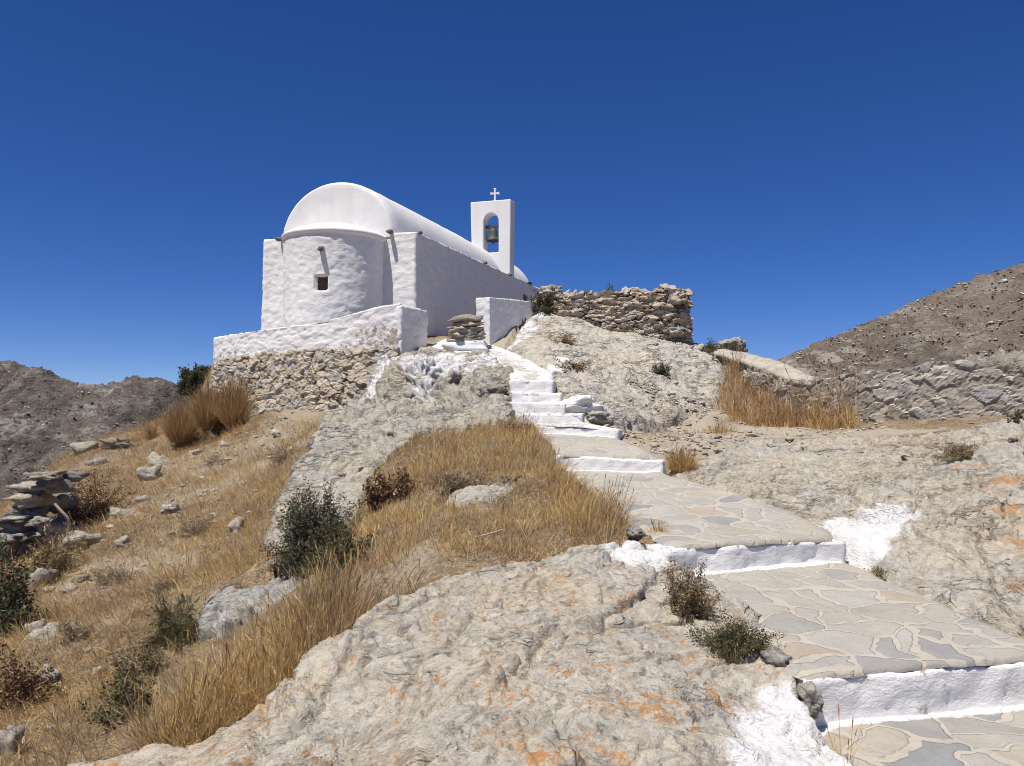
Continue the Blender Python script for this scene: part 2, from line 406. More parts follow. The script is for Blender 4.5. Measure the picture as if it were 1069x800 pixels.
def paving_mat():
    m = NT('flagstone_paving')
    w = m.noise(1.7, 3, .55, out='Color')
    q = m.n('ShaderNodeVectorMath', operation='MULTIPLY_ADD'); m.put(q, 0, w)
    q.inputs[1].default_value = (.55,.55,0); m.put(q, 2, m.map((1,1,0))); co = q.outputs[0]
    co = m.map((1,1.1,0), (0,0,.35), co)
    e = m.voro(3.3, 'DISTANCE_TO_EDGE', co=co, dims='2D'); cl = m.voro(3.3, 'F1', co=co, out='Color', dims='2D')
    e = m.math('ADD', e, m.math('MULTIPLY', m.math('SUBTRACT', m.noise(12, 6, .75), .5), .12))
    g = m.n('ShaderNodeSeparateColor'); m.put(g, 0, cl)
    c = m.ramp(g.outputs[0], [(0.,(.405,.39,.355)), (.2,(.47,.415,.335)), (.4,(.42,.405,.36)), (.55,(.285,.29,.295)), (.7,(.475,.43,.355)), (.85,(.44,.42,.38)), (1.,(.45,.375,.29))])
    c = m.mix(m.ramp(m.noise(4, 6, .7), [(.35,.55), (.6,0.)]), c, m.mix(1., c, (.74,.71,.68), 'MULTIPLY'))
    c = m.mix(m.ramp(m.noise(45, 5, .7), [(.54,0.), (.7,.4)]), c, (.22,.2,.18))
    e = m.math('SUBTRACT', e, m.math('MULTIPLY', m.ramp(m.noise(2.3, 3, .6), [(.42,0.), (.62,1.)]), .06))
    mort = m.ramp(e, [(.035,1.), (.06,0.)])
    mc = m.mix(m.noise(25, 5, .7), (.525,.475,.395), (.45,.40,.33))
    c = m.mix(m.ramp(m.noise(8, 6, .75), [(.52,0.), (.66,.5)]), c, m.mix(1., c, (.7,.66,.62), 'MULTIPLY'))
    c = m.mix(m.math('MULTIPLY', mort, m.ramp(m.noise(3.1, 4, .6), [(.3,.72), (.55,1.)])), c, mc)
    c = m.mix(m.ramp(m.noise(6.5, 7, .78), [(.54,0.), (.64,.45)]), c, (.30,.27,.235))
    c = m.mix(m.ramp(m.noise(1.1, 5, .7), [(.5,0.), (.72,.5)]), c, (.50,.455,.385))   # trodden dust
    pz = m.math('ADD', m.attr('paint'), m.math('MULTIPLY', m.math('SUBTRACT', m.noise(11, 6, .75), .5), .8))
    c = m.mix(m.ramp(pz, [(.42,0.), (.55,1.)]), c, WHITE)
    h = m.math('ADD', m.math('MULTIPLY', m.math('SUBTRACT', 1., mort), .34), m.math('MULTIPLY', m.noise(13, 7, .75), .6))
    return m.fin(c, m.bump(h, .03, .9), .85, .25)
M['paving'] = paving_mat()

# ------------------------------------------------------------------ surfaces from survey points
class RBF:
    def __init__(s, pts, c=.6, lam=1e-3):
        s.p = np.asarray(pts, float); s.c = c; n = len(s.p); s.mu = s.p[:,:2].mean(0)
        d = np.linalg.norm(s.p[:,None,:2]-s.p[None,:,:2], axis=2)
        A = np.zeros((n+3, n+3)); A[:n,:n] = -np.sqrt(d*d+c*c) + lam*np.eye(n)
        A[:n,n] = 1; A[:n,n+1:] = s.p[:,:2]-s.mu; A[n:,:n] = A[:n,n:].T
        s.w = np.linalg.solve(A, np.concatenate([s.p[:,2], [0,0,0]]))
    def __call__(s, xy):
        out = np.zeros(len(xy)); n = len(s.p)
        for k in range(0, len(xy), 20000):
            q = xy[k:k+20000]; d2 = ((q[:,None,:]-s.p[None,:,:2])**2).sum(2)
            out[k:k+20000] = -np.sqrt(d2+s.c**2)@s.w[:n] + s.w[n] + (q-s.mu)@s.w[n+1:]
        return out
def poly_sd(xy, poly):
    """signed distance to a closed polygon, positive inside"""
    d = np.full(len(xy), 1e9); ins = np.zeros(len(xy), bool); n = len(poly)
    for i in range(n):
        a = poly[i]; b = poly[(i+1) % n]; e = b-a; w = xy-a
        t = np.clip((w@e)/(e@e+1e-12), 0, 1)
        d = np.minimum(d, np.linalg.norm(w-t[:,None]*e, axis=1))
        c = (a[1] > xy[:,1]) != (b[1] > xy[:,1])
        with np.errstate(divide='ignore', invalid='ignore'):
            x = (b[0]-a[0])*(xy[:,1]-a[1])/(b[1]-a[1]+1e-15)+a[0]
        ins ^= c & (xy[:,0] < x)
    return np.where(ins, d, -d)

ROCKS = []
class Rock:
    def __init__(s, outline, inner, edge=.3, drop=.5, c=.4, lam=2e-3):
        s.o = np.array(outline, float); s.i = np.array(inner, float).reshape(-1,3)
        s.f = RBF(np.vstack([s.o, s.i]), c, lam); s.edge = edge; s.drop = drop
        s.poly = s.o[:,:2]
        s.lo = s.poly.min(0)-.1; s.hi = s.poly.max(0)+.1
        ROCKS.append(s)
    def sd(s, xy):
        out = np.full(len(xy), -9.); m = ((xy > s.lo) & (xy < s.hi)).all(1)
        if m.any(): out[m] = poly_sd(xy[m], s.poly)
        return out
    def z(s, xy, sd=None):
        if sd is None: sd = s.sd(xy)
        wob = .06*gn(np.column_stack([xy*3, xy[:,0]*0]), 3)
        t = np.clip(1-(sd+wob)/s.edge, 0, 1.6)
        fall = np.where(t < 1, 1-np.sqrt(np.clip(1-t*t, 0, 1)), 1+(t-1)*1.5)
        return s.f(xy) - s.drop*fall
    def build(s, name, mat, label, cat, res, amp, strata=.02, seed=0, paint=(), lichen=(), tilt=(.35,-.25,.9), group=None, base_lichen=0., fine=1.):
        nx = int((s.hi[0]-s.lo[0])/res)+2; ny = int((s.hi[1]-s.lo[1])/res)+2
        gx, gy = np.meshgrid(np.linspace(s.lo[0], s.hi[0], nx), np.linspace(s.lo[1], s.hi[1], ny), indexing='ij')
        xy = np.column_stack([gx.ravel(), gy.ravel()]); sd = s.sd(xy)
        z = s.z(xy, sd); V = np.column_stack([xy, z]); Fq = gridfaces(nx, ny)
        Fq = Fq[(sd[Fq] > -.04).all(1)]
        use = np.zeros(len(V), bool); use[Fq.ravel()] = True; re = np.cumsum(use)-1
        V = V[use]; Fq = re[Fq]; sd = sd[use]
        N = vnormals(V, [Fq])
        V2 = V + N*rock_disp(V, amp, strata, seed, tilt, fine)[:,None]
        pt = np.full(len(V), -.5)
        px_ = pix(V)
        def spot(c):
            """the point of this surface met first along the surveyed bearing"""
            q = np.linalg.norm(px_-pix(np.array(c)[None])[0], axis=1); k = np.nonzero(q < max(5, q.min()*1.3))[0]
            return V[k[np.argmin(V[k,1])]]
        paint = [(spot(c), r) for c, r in paint]; lichen = [(spot(c), r, a) for c, r, a in lichen]
        for c, r in paint: pt = np.maximum(pt, 1-np.linalg.norm((V-np.array(c))*np.array([1,.8,1]), axis=1)/r)
        lt = np.full(len(V), base_lichen)
        for c, r, a in lichen: lt = np.maximum(lt, a*np.clip(1-np.linalg.norm(V-np.array(c), axis=1)/r, 0, 1)**.7)
        o = mesh(name, V2, [Fq], mat, attrs={'paint': pt, 'lichen': lt})
        return tag(o, label, cat, group)
def rock_disp(p, amp, strata, seed, tilt=(.35,-.25,.9), fine=1.):
    n = np.array(tilt)/np.linalg.norm(tilt)
    w = fbm(p*1.3, 3, seed+5)
    d = amp*(.9*fbm(p*.9, 4, seed) + .35*ridged(p*2.6, 3, seed+11))
    q = (p@n + .16*w)/.105; saw = q-np.floor(q)
    msk = sstep(-.15, .25, gn(p*1.7, seed+21))
    d += strata*msk*(saw**2.2-.3)
    q2 = (p@n + .05*w)/.034; s2 = q2-np.floor(q2)
    d += strata*.35*(1-msk)*(s2-.5)
    R_ = np.array(Vector(n).rotation_difference(Vector((0,0,1))).to_matrix()); pl_ = p@R_.T + .12*np.stack([w, -w, w*.5], 1)
    for sc_, am in ((1.5, 1.5), (3.9, .75), (9.5, .36*fine), (21., .16*fine)):
        t_, c_, e_ = facet(pl_*np.array([sc_, sc_*.8, sc_*2.1]), seed+31+int(sc_))
        gate = sstep(-.22, .12, gn(p*sc_*.35, seed+int(sc_*3)))
        d += strata*am*((c_-.5) + .9*t_)*(.25+.75*gate) - strata*am*1.25*np.exp(-(e_/.045)**2)*gate
    t_, c_, e_ = facet(pl_*np.array([.95,.55,1.3]) + .25*np.stack([w,w,w],1), seed+91)
    d -= strata*2.2*np.exp(-(e_/.022)**2)*sstep(-.1, .15, gn(p*.7, seed+93)); d += strata*1.2*(c_-.5)
    # broken steps along the foliation
    pr = p - (p@n)[:,None]*n*-1.6
    q3 = fbm(pr*1.5+.3*w[:,None], 5, seed+61, .55)*7; fl_ = np.floor(q3); fr_ = q3-fl_
    d += strata*.6*(fl_ + sstep(.72, 1., fr_))/2.2*sstep(-.2, .15, gn(p*.8, seed+71))
    d += (.012*fbm(p*7, 3, seed+41) + .006*ridged(p*19, 2, seed+47) + .004*fbm(p*34, 2, seed+51))*(.4+.6*fine)
    return d

W3 = np.array
# --- the path: edges of each tread (left side, right side) from the bottom upwards
riser = []      # (left xyz, right xyz) at the top line, base z left, base z right
def rline(l, r, bl, br): riser.append((P(*l), P(*r), bl, br))
T1L, T1R = np.array([1.50,4.015,-1.273]), np.array([3.05,4.36,-1.272])
T2L, T2R = P(700,569,5.93), P(875,561,6.50)
T3L, T3R = P(584,473.6,9.75), P(690,478,9.5)
T4L, T4R = P(553,441.8,11.6), P(643,446.5,11.2)
T5L, T5R = P(541,432.3,12.25), P(606,432.3,12.05)
T6L, T6R = P(529,420,12.8), P(588,421.5,12.7)
T7L, T7R = P(535,409.5,13.35), P(584,411.5,13.25)
T8L, T8R = P(535,397,13.9), P(577,397.5,13.8)
def at(p, x, y, z): return np.array([p[0]+x, p[1]+y, p[2]+z])
treads = [
  # left polyline, right polyline (low end first)
  ([np.array([1.35,.2,-1.62]), np.array([1.42,2.6,-1.55]), np.array([1.47,3.45,-1.53]), np.array([1.50,4.06,-1.522])],
   [np.array([3.1,.2,-1.62]), np.array([3.1,2.6,-1.55]), np.array([3.05,3.5,-1.53]), np.array([3.05,4.40,-1.52])]),
  ([T1L+[-.02,.0,.0], P(825,692,4.15)*[1,1,0]+[-.03,0,-1.265], np.array([1.44,5.0,-1.22]), np.array([1.28,6.0,-1.16])],
   [T1R, np.array([2.95,4.75,-1.255]), np.array([2.85,5.6,-1.21]), np.array([2.74,6.56,-1.165])]),
  ([T2L, P(658,548,6.75), P(622,515,8.2), at(T3L,-.03,.03,-.19)],
   [T2R, P(866,548,7.0), P(800,522,7.65), at(T3R,.02,.03,-.16)]),
  ([T3L, P(570,458,10.7), at(T4L,0,.03,-.13)], [T3R, P(668,466,10.3), at(T4R,0,.03,-.125)]),
  ([T4L, at(T5L,0,.03,-.14)], [T4R, at(T5R,.1,.03,-.14)]),
  ([T5L, at(T6L,0,.03,-.19)], [T5R, at(T6R,0,.03,-.18)]),
  ([T6L, at(T7L,0,.03,-.17)], [T6R, at(T7R,0,.03,-.17)]),
  ([T7L, at(T8L,0,.03,-.2)], [T7R, at(T8R,0,.03,-.2)]),
  ([T8L, P(532,392,14.4), P(516,384,15.2), P(497,373,16.6), P(470,366,17.6), P(440,364.5,18.4)],
   [T8R, P(577,388,14.5), P(566,383,15.4), P(552,374,16.9), P(524,362,18.2), P(470,352,19.2)]),
]
risers = [(T1L,T1R,.25), (T2L,T2R,.19), (T3L,T3R,.17), (T4L,T4R,.13), (T5L,T5R,.145), (T6L,T6R,.19), (T7L,T7R,.17), (T8L,T8R,.2)]
path_poly = np.array([t[0][k][:2] for t in treads for k in range(len(t[0]))] +
                     [t[1][k][:2] for t in treads[::-1] for k in range(len(t[1])-1,-1,-1)])
path_pts = np.array([q for t in treads for s in t for q in s])
path_mid = np.array([(a+b)/2 for t in treads for a, b in zip(t[0], t[1])])
TREAD = []
for l, r in treads:
    q = np.array(l+r); TREAD.append((np.array(l+r[::-1])[:,:2], RBF(q, .5, 1e-2)))
ground_mid = np.array([(l[k]+r[k])/2 for l, r in treads for k in range(len(l)-1)])

# --- rocks
boulder = Rock(
  list(PP([(40,792,4.05),(100,776,4.1),(150,765,4.1),(215,760,4.05),(245,756,3.98),(268,738,4.0),(292,708,4.12),(342,664,4.5),(394,626,4.9),(436,606,5.15),(478,596,5.35),
      (560,577,5.85),(620,565,6.15),(660,559,6.3),(694,570,6.15),(706,584,6.08)]))
  + [P(712,598,5.85)+[.17,0,.03], P(764,640,5.0)+[.2,0,.05], P(814,690,4.3)+[.15,0,.06], P(852,735,3.95)+[.06,0,.05], P(880,790,3.4)+[.1,0,.02]]
  + [W3([1.56,2.9,-1.5]), W3([1.4,2.1,-1.55]), W3([.3,1.6,-1.45]), W3([-.8,1.9,-1.55]), W3([-2.0,2.7,-1.75]), W3([-2.7,3.5,-1.85])],
  PP([(600,700,3.75),(500,800,2.75),(640,620,5.0),(700,650,4.75),(790,750,3.6),(700,800,2.9),(400,720,3.7),(300,790,3.2),(200,800,3.45),(560,640,4.65),(480,660,4.35),(755,690,4.25)]),
  .17, .5, .5, 4e-3)
bank = Rock(
  list(PP([(886,588,6.45),(960,627,5.4),(1069,663,4.65)])) + [W3([3.4,3.9,-1.3]), W3([5.5,3.6,-1.0]), W3([7.6,8,-.2]), W3([7.8,11,.1])] +
  list(PP([(1069,438,9.8),(1000,449,10.4),(940,454,10.9),(850,456,11.5),(780,462,11.3),(720,475,10.6),(690,490,10.0),(742,511,8.4),(802,523,7.7),(865,549,7.05),(882,566,6.7)])),
  PP([(900,550,7.0),(930,522,7.6),(940,560,6.6),(1000,560,6.1),(1069,560,5.8),(1000,608,5.5),(1069,600,5.3),(940,500,8.3),(1000,500,7.6),(1069,500,7.0),
      (880,490,9.0),(820,488,9.3),(770,490,9.5),(1000,466,9.2),(1069,458,8.5),(850,470,10.3),(1200,480,6.5)]), .22, .25, .4, 3e-3)
ledge = Rock(
  PP([(540,428,12.5),(535,447,11.9),(500,452,11.7),(450,455,11.6),(425,468,11.2),(400,492,10.6),(385,512,10.1),(378,545,9.4),(360,602,8.5),(283,600,9.0),(279,570,9.6),
      (289,530,10.6),(305,502,11.4),(318,474,12.4),(330,444,13.6),(358,424,14.8),(400,419,15.1),(470,424,14.0),(520,414,13.6)])+W3([0,0,.06]),
  PP([(480,437,12.9),(380,443,13.2),(352,466,12.2),(330,494,11.1),(309,530,10.2),(300,570,9.3),(420,440,13.2),(345,520,10.2),(340,560,9.3)])+W3([0,0,.1]), .13, .5, .3)
outcrop = Rock(
  PP([(368,428,16.2),(380,398,16.7),(402,371,17.3),(440,368,17.5),(500,370,17.0),(530,384,15.2),(539,404,13.9),(524,420,13.6),(475,431,14.0),(425,432,14.7),(388,432,15.4)])+W3([0,-.08,0]),
  PP([(405,412,15.2),(408,388,15.6),(425,374,16.2),(440,408,14.75),(442,388,15.0),(450,376,15.5),(468,371,16.4),(466,402,15.25),(478,406,15.1),(470,388,15.2),(490,390,14.75),(500,378,15.4),(508,402,14.25),(515,388,14.6),(485,421,14.15),(440,424,14.55)]), .2, .5, .22)
slope = Rock(
  list(PP([(607,441,12.2),(592,416,13.4),(580,397,14.2),(562,380,15.6),(527,362,18.0),(540,338,19.5),(558,318,20.6)])) +
  [W3([.9,22.3,2.7]), W3([4.4,22.8,2.0]), W3([5.3,20.8,1.75])] +
  list(PP([(738,367,19.2),(762,386,18.0),(748,425,16.0),(700,440,14.5),(652,446,12.8)])),
  PP([(600,345,19.2),(640,352,19.2),(700,358,19.0),(560,345,19.0),(580,368,16.8),(640,380,17.0),(700,385,17.3),(620,408,14.6),(680,415,15.3),(640,430,13.3),(722,405,17.0),(600,392,15.1)]), .3, .4, .3)
slab = Rock(
  PP([(345,600,8.3),(300,600,8.5),(250,606,8.4),(212,620,8.1),(201,640,7.7),(205,660,7.3),(232,664,7.2),(262,640,7.6),(310,622,7.8),(345,606,8.0)]),
  PP([(290,612,8.15),(235,628,7.8),(215,645,7.5)]), .12, .4, .2)
stub = Rock(PP([(450,533,8.25),(470,515,8.8),(510,506,9.1),(542,506,9.15),(548,516,8.8),(520,530,8.35),(480,540,8.1)]),
  PP([(500,518,8.6),(470,527,8.4)])+W3([0,0,.08]), .25, .25, .2)
knob = Rock(
  [P(990,430,14.4), P(1069,435,13.6), W3([10.8,13.4,.1]), W3([14,16,.7]), W3([13,20,.6]), W3([9,19,.2]), P(975,400,15.5)],
  PP([(1010,396,14.9),(1040,374,15.6),(1069,366,16.2),(1120,368,16.4),(1069,400,14.8),(1010,425,14.2)]), .4, .5, .4)

# --- ground control points
gp = PP([(340,660,6.0),(250,690,6.2),(420,600,6.5),(500,590,6.4),(560,572,6.9),(650,548,6.75),(600,500,8.8),(560,470,10.3),(480,455,11.5),(450,520,8.6),(400,560,7.6),(520,540,7.9),
    (370,602,7.1),(330,612,7.5),(150,700,7.0),(100,780,5.6),(0,790,5.5),(0,700,7.5),(50,650,9.0),(150,600,10.0),(0,600,11.8),(100,560,12.0),(200,545,12.3),(250,565,10.6),
    (250,485,16.0),(150,505,16.0),(80,505,16.5),(80,470,20.0),(140,454,21.5),(190,442,22.0),(215,420,22.0),(206,414,20.6),(198,428,20.4),(300,442,17.3),(370,432,16.0),(300,470,15.0),(275,530,12.0),
    (650,456,11.8),(700,461,11.8),(780,452,13.5),(880,452,12.8),(740,432,15.2),(980,446,12.2),(230,430,20.0),(400,428,17.0),(430,470,10.8),(400,500,10.0)])
gx_ = W3([[-1.6,4.9,-1.75],[-.9,5.5,-1.55],[-.2,6.1,-1.3],[.6,6.6,-1.12],[-2.3,4.6,-2.1],[-3.4,3.6,-2.6],[-2.0,3.8,-2.3],[-.5,3,-1.9],
    [0,0,-1.75],[2,1,-1.7],[-2,0,-2.3],[-5,0,-3.3],[-8,2,-4.2],[0,-6,-2.8],[6,-6,-2.4],[-8,-6,-5.5],[6,0,-1.2],[8,4,-.8],[9,8,-.2],[9,11,0],
    [-14,5,-6.2],[-12,9,-4.8],[-14,14,-5.6],[-13.5,20,-3.2],[-13,26,-3.6],[-9.5,24.5,-.3],[-9,30,-1.2],[-4,34,.6],[2,34,1.3],[7,30,.6],[7,24,.5],[12,25,-.4],[16,18,0],[14,11,.1],
    [-7.6,20.4,1.2],[-7.2,21.6,1.6],[-5,19.6,1.6],[-3,18.6,1.6],[-1.5,19.5,1.75],[0,22,2.2],[1.6,27,2.2],[-3,26,2.0],[-6,23,1.8],[-7.6,25,.2],[-8.5,22,.0],[-8.3,24,-.2],[6,19,.3],[9,15.5,.1],[5.5,15.2,-.15]])
gp = np.vstack([gp, gx_, ground_mid-[0,0,.05], bank.o[8:18]-[0,0,.06], slope.o-[0,0,.08], outcrop.o[3:6]-[0,0,.08], outcrop.o[7:]-[0,0,.08], W3([P(470,432,13.6)])-[0,0,.05]])
ground_f = RBF(gp, .5, 2e-3)
def ground_z(xy, detail=True):
    xy = np.asarray(xy, float)
    z = ground_f(xy)
    p3 = np.column_stack([xy, np.zeros(len(xy))])
    if detail: z = z + .10*fbm(p3*.55, 4, 3) + .05*fbm(p3*2.2, 4, 9) + .012*fbm(p3*9, 2, 13)
    ctr = np.array([-1., 13.]); r = np.linalg.norm((xy-ctr)/np.array([1,1.15]), axis=1)
    k = sstep(15, 24, r)
    far = -3.5 - np.clip(r-17, 0, 230)*.62 + 2.2*fbm(p3*.045, 4, 31)*np.clip((r-17)/14, 0, 6)
    far = np.maximum(far, -130+9*fbm(p3*.004, 3, 8))
    z = z*(1-k) + far*k
    for rk in ROCKS:
        sd = rk.sd(xy); m = sd > 0
        if m.any():
            rz = rk.z(xy[m], sd[m]); z[m] = np.where(z[m] > rz-.05, np.minimum(z[m], rz-.02-.25*sstep(0, .3, sd[m])), z[m])
    for poly, f in TREAD:
        lo, hi = poly.min(0)-.4, poly.max(0)+.4; m = ((xy > lo) & (xy < hi)).all(1)
        if not m.any(): continue
        sd = np.full(len(xy), -9.); sd[m] = poly_sd(xy[m], poly); m = sd > -.3
        if m.any(): z[m] = np.minimum(z[m], f(xy[m]) - .015 - .12*sstep(.02, .12, sd[m]) + 1.2*np.clip(-.1-sd[m], 0, 1))
    return z
def axis(lo, hi, fine, far, grow=1.13):
    a = list(np.arange(lo, hi, fine)); s = fine
    while a[-1] < far: s *= grow; a.append(a[-1]+s)
    b = []; s = fine; x = lo
    while x > -far: s *= grow; x -= s; b.append(x)
    return np.array(b[::-1]+a)
ax = axis(-13, 9, .065, 4500); ay = axis(1, 24, .065, 4500)
gx, gy = np.meshgrid(ax, ay, indexing='ij'); gxy = np.column_stack([gx.ravel(), gy.ravel()])
gz = ground_z(gxy)
GRAV = ((P(720,458,12.3),2.2), (P(680,462,11.4),1.6), (P(650,440,13),1.4), (P(790,452,13.4),1.6), (P(880,453,12.2),1.5), (P(690,430,14.6),2.0), (P(730,420,16),1.8), (P(480,360,18.5),2.5),
    (P(270,462,16.),2.4), (P(235,490,14.6),1.6), (P(130,595,10.4),1.3), (P(150,525,13.6),1.5), (P(200,470,17),1.5), (P(60,680,8.2),.8), (P(420,608,6.5),.6), (P(110,480,18.5),1.3))
def gravel_at(xy):
    g_ = np.zeros(len(xy)); wob = .35*fbm(np.column_stack([xy*.9, xy[:,0]*0]), 4, 55)
    for k, (c, r) in enumerate(GRAV): g_ = np.maximum(g_, sstep(0, .6, 1-np.linalg.norm(xy-c[:2], axis=1)/r+wob)*(1 if k < 8 else .6))
    return g_
gravel = gravel_at(gxy)
V = np.column_stack([gxy, gz])
g = mesh('ground', V, [gridfaces(len(ax), len(ay))], M['soil'], attrs={'gravel': gravel}, origin='zero'); tag(g, kind='structure')

# ------------------------------------------------------------------ far hills
def hill(name, side, prof, D, slope_, width, mat, seed, amp, rough, nx, ny, back):
    prof = np.array([[p[0], P(p[0], p[1], D)[2]] for p in prof])
    px = np.linspace(prof[0,0], prof[-1,0], nx); x = (px-534.5)/F_PX*D
    H = np.interp(px, prof[:,0], prof[:,1])
    t = np.linspace(-1, 1, ny); off = np.where(t < 0, t*width, t*back)
    X = np.repeat(x[:,None], ny, 1); Y = np.repeat((D+off)[None,:], nx, 0)
    p = np.column_stack([X.ravel()/D*9, Y.ravel()/D*9, np.zeros(nx*ny)])
    lump = (fbm(p*1.2, 3, seed)*amp).reshape(nx, ny)*np.clip(np.abs(off)/(.12*width), 0, 1)[None,:]
    rg = ((ridged(p*np.array([5.,3.4,5])+.6*fbm(p*2,2,seed+1)[:,None], 6, seed+3)-.45)*rough).reshape(nx, ny)*(.35+.65*np.clip(np.abs(off)/(.08*width), 0, 1))[None,:]
    rg += ((fbm(p*30, 3, seed+9))*rough*.12).reshape(nx, ny)
    Z = H[:,None] - np.abs(off)[None,:]*slope_*np.where(off < 0, 1, .6)[None,:] + lump + rg
    o = mesh(name, np.column_stack([X.ravel(), Y.ravel(), Z.ravel()]), [gridfaces(nx, ny)], M[mat], origin='zero')
    tag(o, kind='structure')
    Vh = np.column_stack([X.ravel(), Y.ravel(), Z.ravel()]); vis = (np.repeat(off[None,:], nx, 0).ravel() < 20) & (np.repeat(off[None,:], nx, 0).ravel() > -width*.95)
    vis &= np.abs(Vh[:,0]/Vh[:,1]) < .72
    idx = np.nonzero(vis)[0]; Oc = np.array([(1,0,0),(-1,0,0),(0,1,0),(0,-1,0),(0,0,1),(0,0,-1)], float); Of = np.array([(0,2,4),(2,1,4),(1,3,4),(3,0,4),(2,0,5),(1,2,5),(3,1,5),(0,3,5)])
    for nm, cnt, s0, s1, pal, flat, lab in (('hill_scrub', 5200, .00055, .0016, np.array([(.07,.07,.045),(.10,.09,.06),(.13,.105,.075),(.06,.05,.04)]), .7, 'dark low scrub dotted over the '+side+' hill'),
                                    ('hill_rocks', 3600, .0005, .0022, np.array([(.40,.375,.34),(.33,.31,.29),(.46,.42,.37),(.28,.25,.23)]), .6, 'pale rocks breaking out of the '+side+' hill')):
        dn = fbm(p[idx]*(6 if nm == 'hill_rocks' else 3.5), 4, seed+40+cnt % 7); k = idx[(dn > (.12 if nm == 'hill_rocks' else -.05))]
        k = k[rng.integers(0, len(k), cnt)]; sz = D*(.62 if D > 600 else 1)*rng.uniform(s0, s1, cnt)*np.where(rng.random(cnt) < .1, 1.7, 1)
        ctr_ = Vh[k]+rng.normal(0, D*.0012, (cnt,3))*[1,1,0]
        Q = Oc[None]*(sz[:,None,None]*np.array([1.2,1,flat]))*rng.uniform(.6,1.35,(cnt,6,1)); an = rng.uniform(0, 6.28, cnt)
        Q = np.stack([Q[...,0]*np.cos(an)[:,None]-Q[...,1]*np.sin(an)[:,None], Q[...,0]*np.sin(an)[:,None]+Q[...,1]*np.cos(an)[:,None], Q[...,2]], -1)+ctr_[:,None,:]
        cc_ = pal[rng.integers(0, len(pal), cnt)]*rng.uniform(.8,1.2,(cnt,1))
        tag(mesh(nm, Q.reshape(-1,3), [(np.arange(cnt)[:,None,None]*6+Of[None]).reshape(-1,3)], M['hillbits'], smooth=False, colors=np.repeat(cc_, 6, 0)), lab, 'scrub' if nm == 'hill_scrub' else 'rocks', kind='stuff')
    return o
hill('hill', 'far left', [(-900,330),(-500,352),(-250,345),(-80,366),(0,376),(12,376),(22,384),(45,387),(62,397),(85,402),(105,403),(125,400),(142,395),(158,395),(168,397),(178,400),(188,412),(205,440),(260,500),(420,640)],
     900, .62, 330, 'hillL', 5, 24, 17, 620, 260, 400)
hill('hill', 'right', [(640,470),(760,405),(820,372),(860,356),(900,341),(950,319),(1000,298),(1018,292),(1028,286),(1040,286),(1069,276),(1150,250),(1300,225),(1500,215),(1800,260)],
     430, .5, 300, 'hillR', 15, 10, 7.5, 700, 280, 300)

# ------------------------------------------------------------------ rocks built
boulder.build('boulder', M['boulder'], 'huge pale boulder in the foreground with orange lichen and white paint at its lower right', 'boulder', .0115, .05, .025, 1, fine=.85,
  paint=[(P(828,765,3.6),.36), (P(805,795,3.3),.26), (P(838,735,3.9),.28), (P(850,790,3.4),.25), (P(668,572,6.0),.36)],
  lichen=[(P(580,720,3.5),.75,.6), (P(755,735,3.75),.13,1.0), (P(690,745,3.5),.3,.68), (P(640,735,3.55),.4,.62), (P(560,790,2.9),.4,.62), (P(450,650,4.5),.4,.5), (P(640,790,3.0),.5,.6), (P(660,700,3.9),.3,.62)], base_lichen=.36)
bank.build('rock_bank', M['bank'], 'broad grey rock bank right of the path with a white painted patch', 'rock', .018, .09, .03, 2, fine=.8,
  paint=[(P(905,550,6.95),.46), (P(925,532,7.3),.36), (P(880,548,7.0),.26), (P(905,576,6.6),.26)],
  lichen=[(P(1046,508,6.9),.26,1.2), (P(1055,530,6.5),.2,1.0), (P(1012,488,7.9),.35,.8), (P(1069,600,5.3),.3,.9), (P(1060,560,5.8),.25,.7), (P(985,535,6.6),.2,.7)], tilt=(.55,-.3,.8))
ledge.build('rock_ledge', M['ledge'], 'long grey rock ledge curving down from the stairs to the dark green shrubs', 'rock', .02, .11, .05, 3, fine=.45, tilt=(-.75,-.1,.65))
outcrop.build('rock_outcrop', M['ledge'], 'craggy outcrop below the chapel with its top brushed white', 'rock', .018, .12, .06, 4, fine=.5,
  paint=[(P(412,373,16.9),.6), (P(440,371,17.0),.6), (P(470,372,16.8),.55), (P(500,374,16.2),.5), (P(515,378,16),.4), (P(392,392,16.3),.42), (P(380,412,16.4),.36), (P(443,398,15.4),.3), (P(440,418,14.9),.3)])
slope.build('rock_slope', M['pale'], 'pale rock slope between the stairs and the ruined wall', 'rock', .026, .13, .022, 5, fine=.45,
  paint=[(P(566,386,15.2),.35), (P(578,379,15.9),.32), (P(588,374,16.3),.25), (P(540,348,18.6),.4), (P(528,358,18.1),.4), (P(550,335,19.4),.4), (P(558,322,20.2),.35), (P(603,425,13.1),.34), (P(615,428,13.2),.26)], tilt=(-.5,-.3,.8))
slab.build('rock_slab', M['grey'], 'flat grey slab jutting from the grass left of the big boulder', 'rock', .018, .05, .04, 6)
stub.build('embedded_rock', M['ledge'], 'low pale rock half buried in the grass mound beside the path', 'rock', .018, .05, .03, 7)
knob.build('hill_outcrop', M['brown'], 'brown rock knob behind the right end of the lane wall', 'rock', .06, .2, .08, 8)

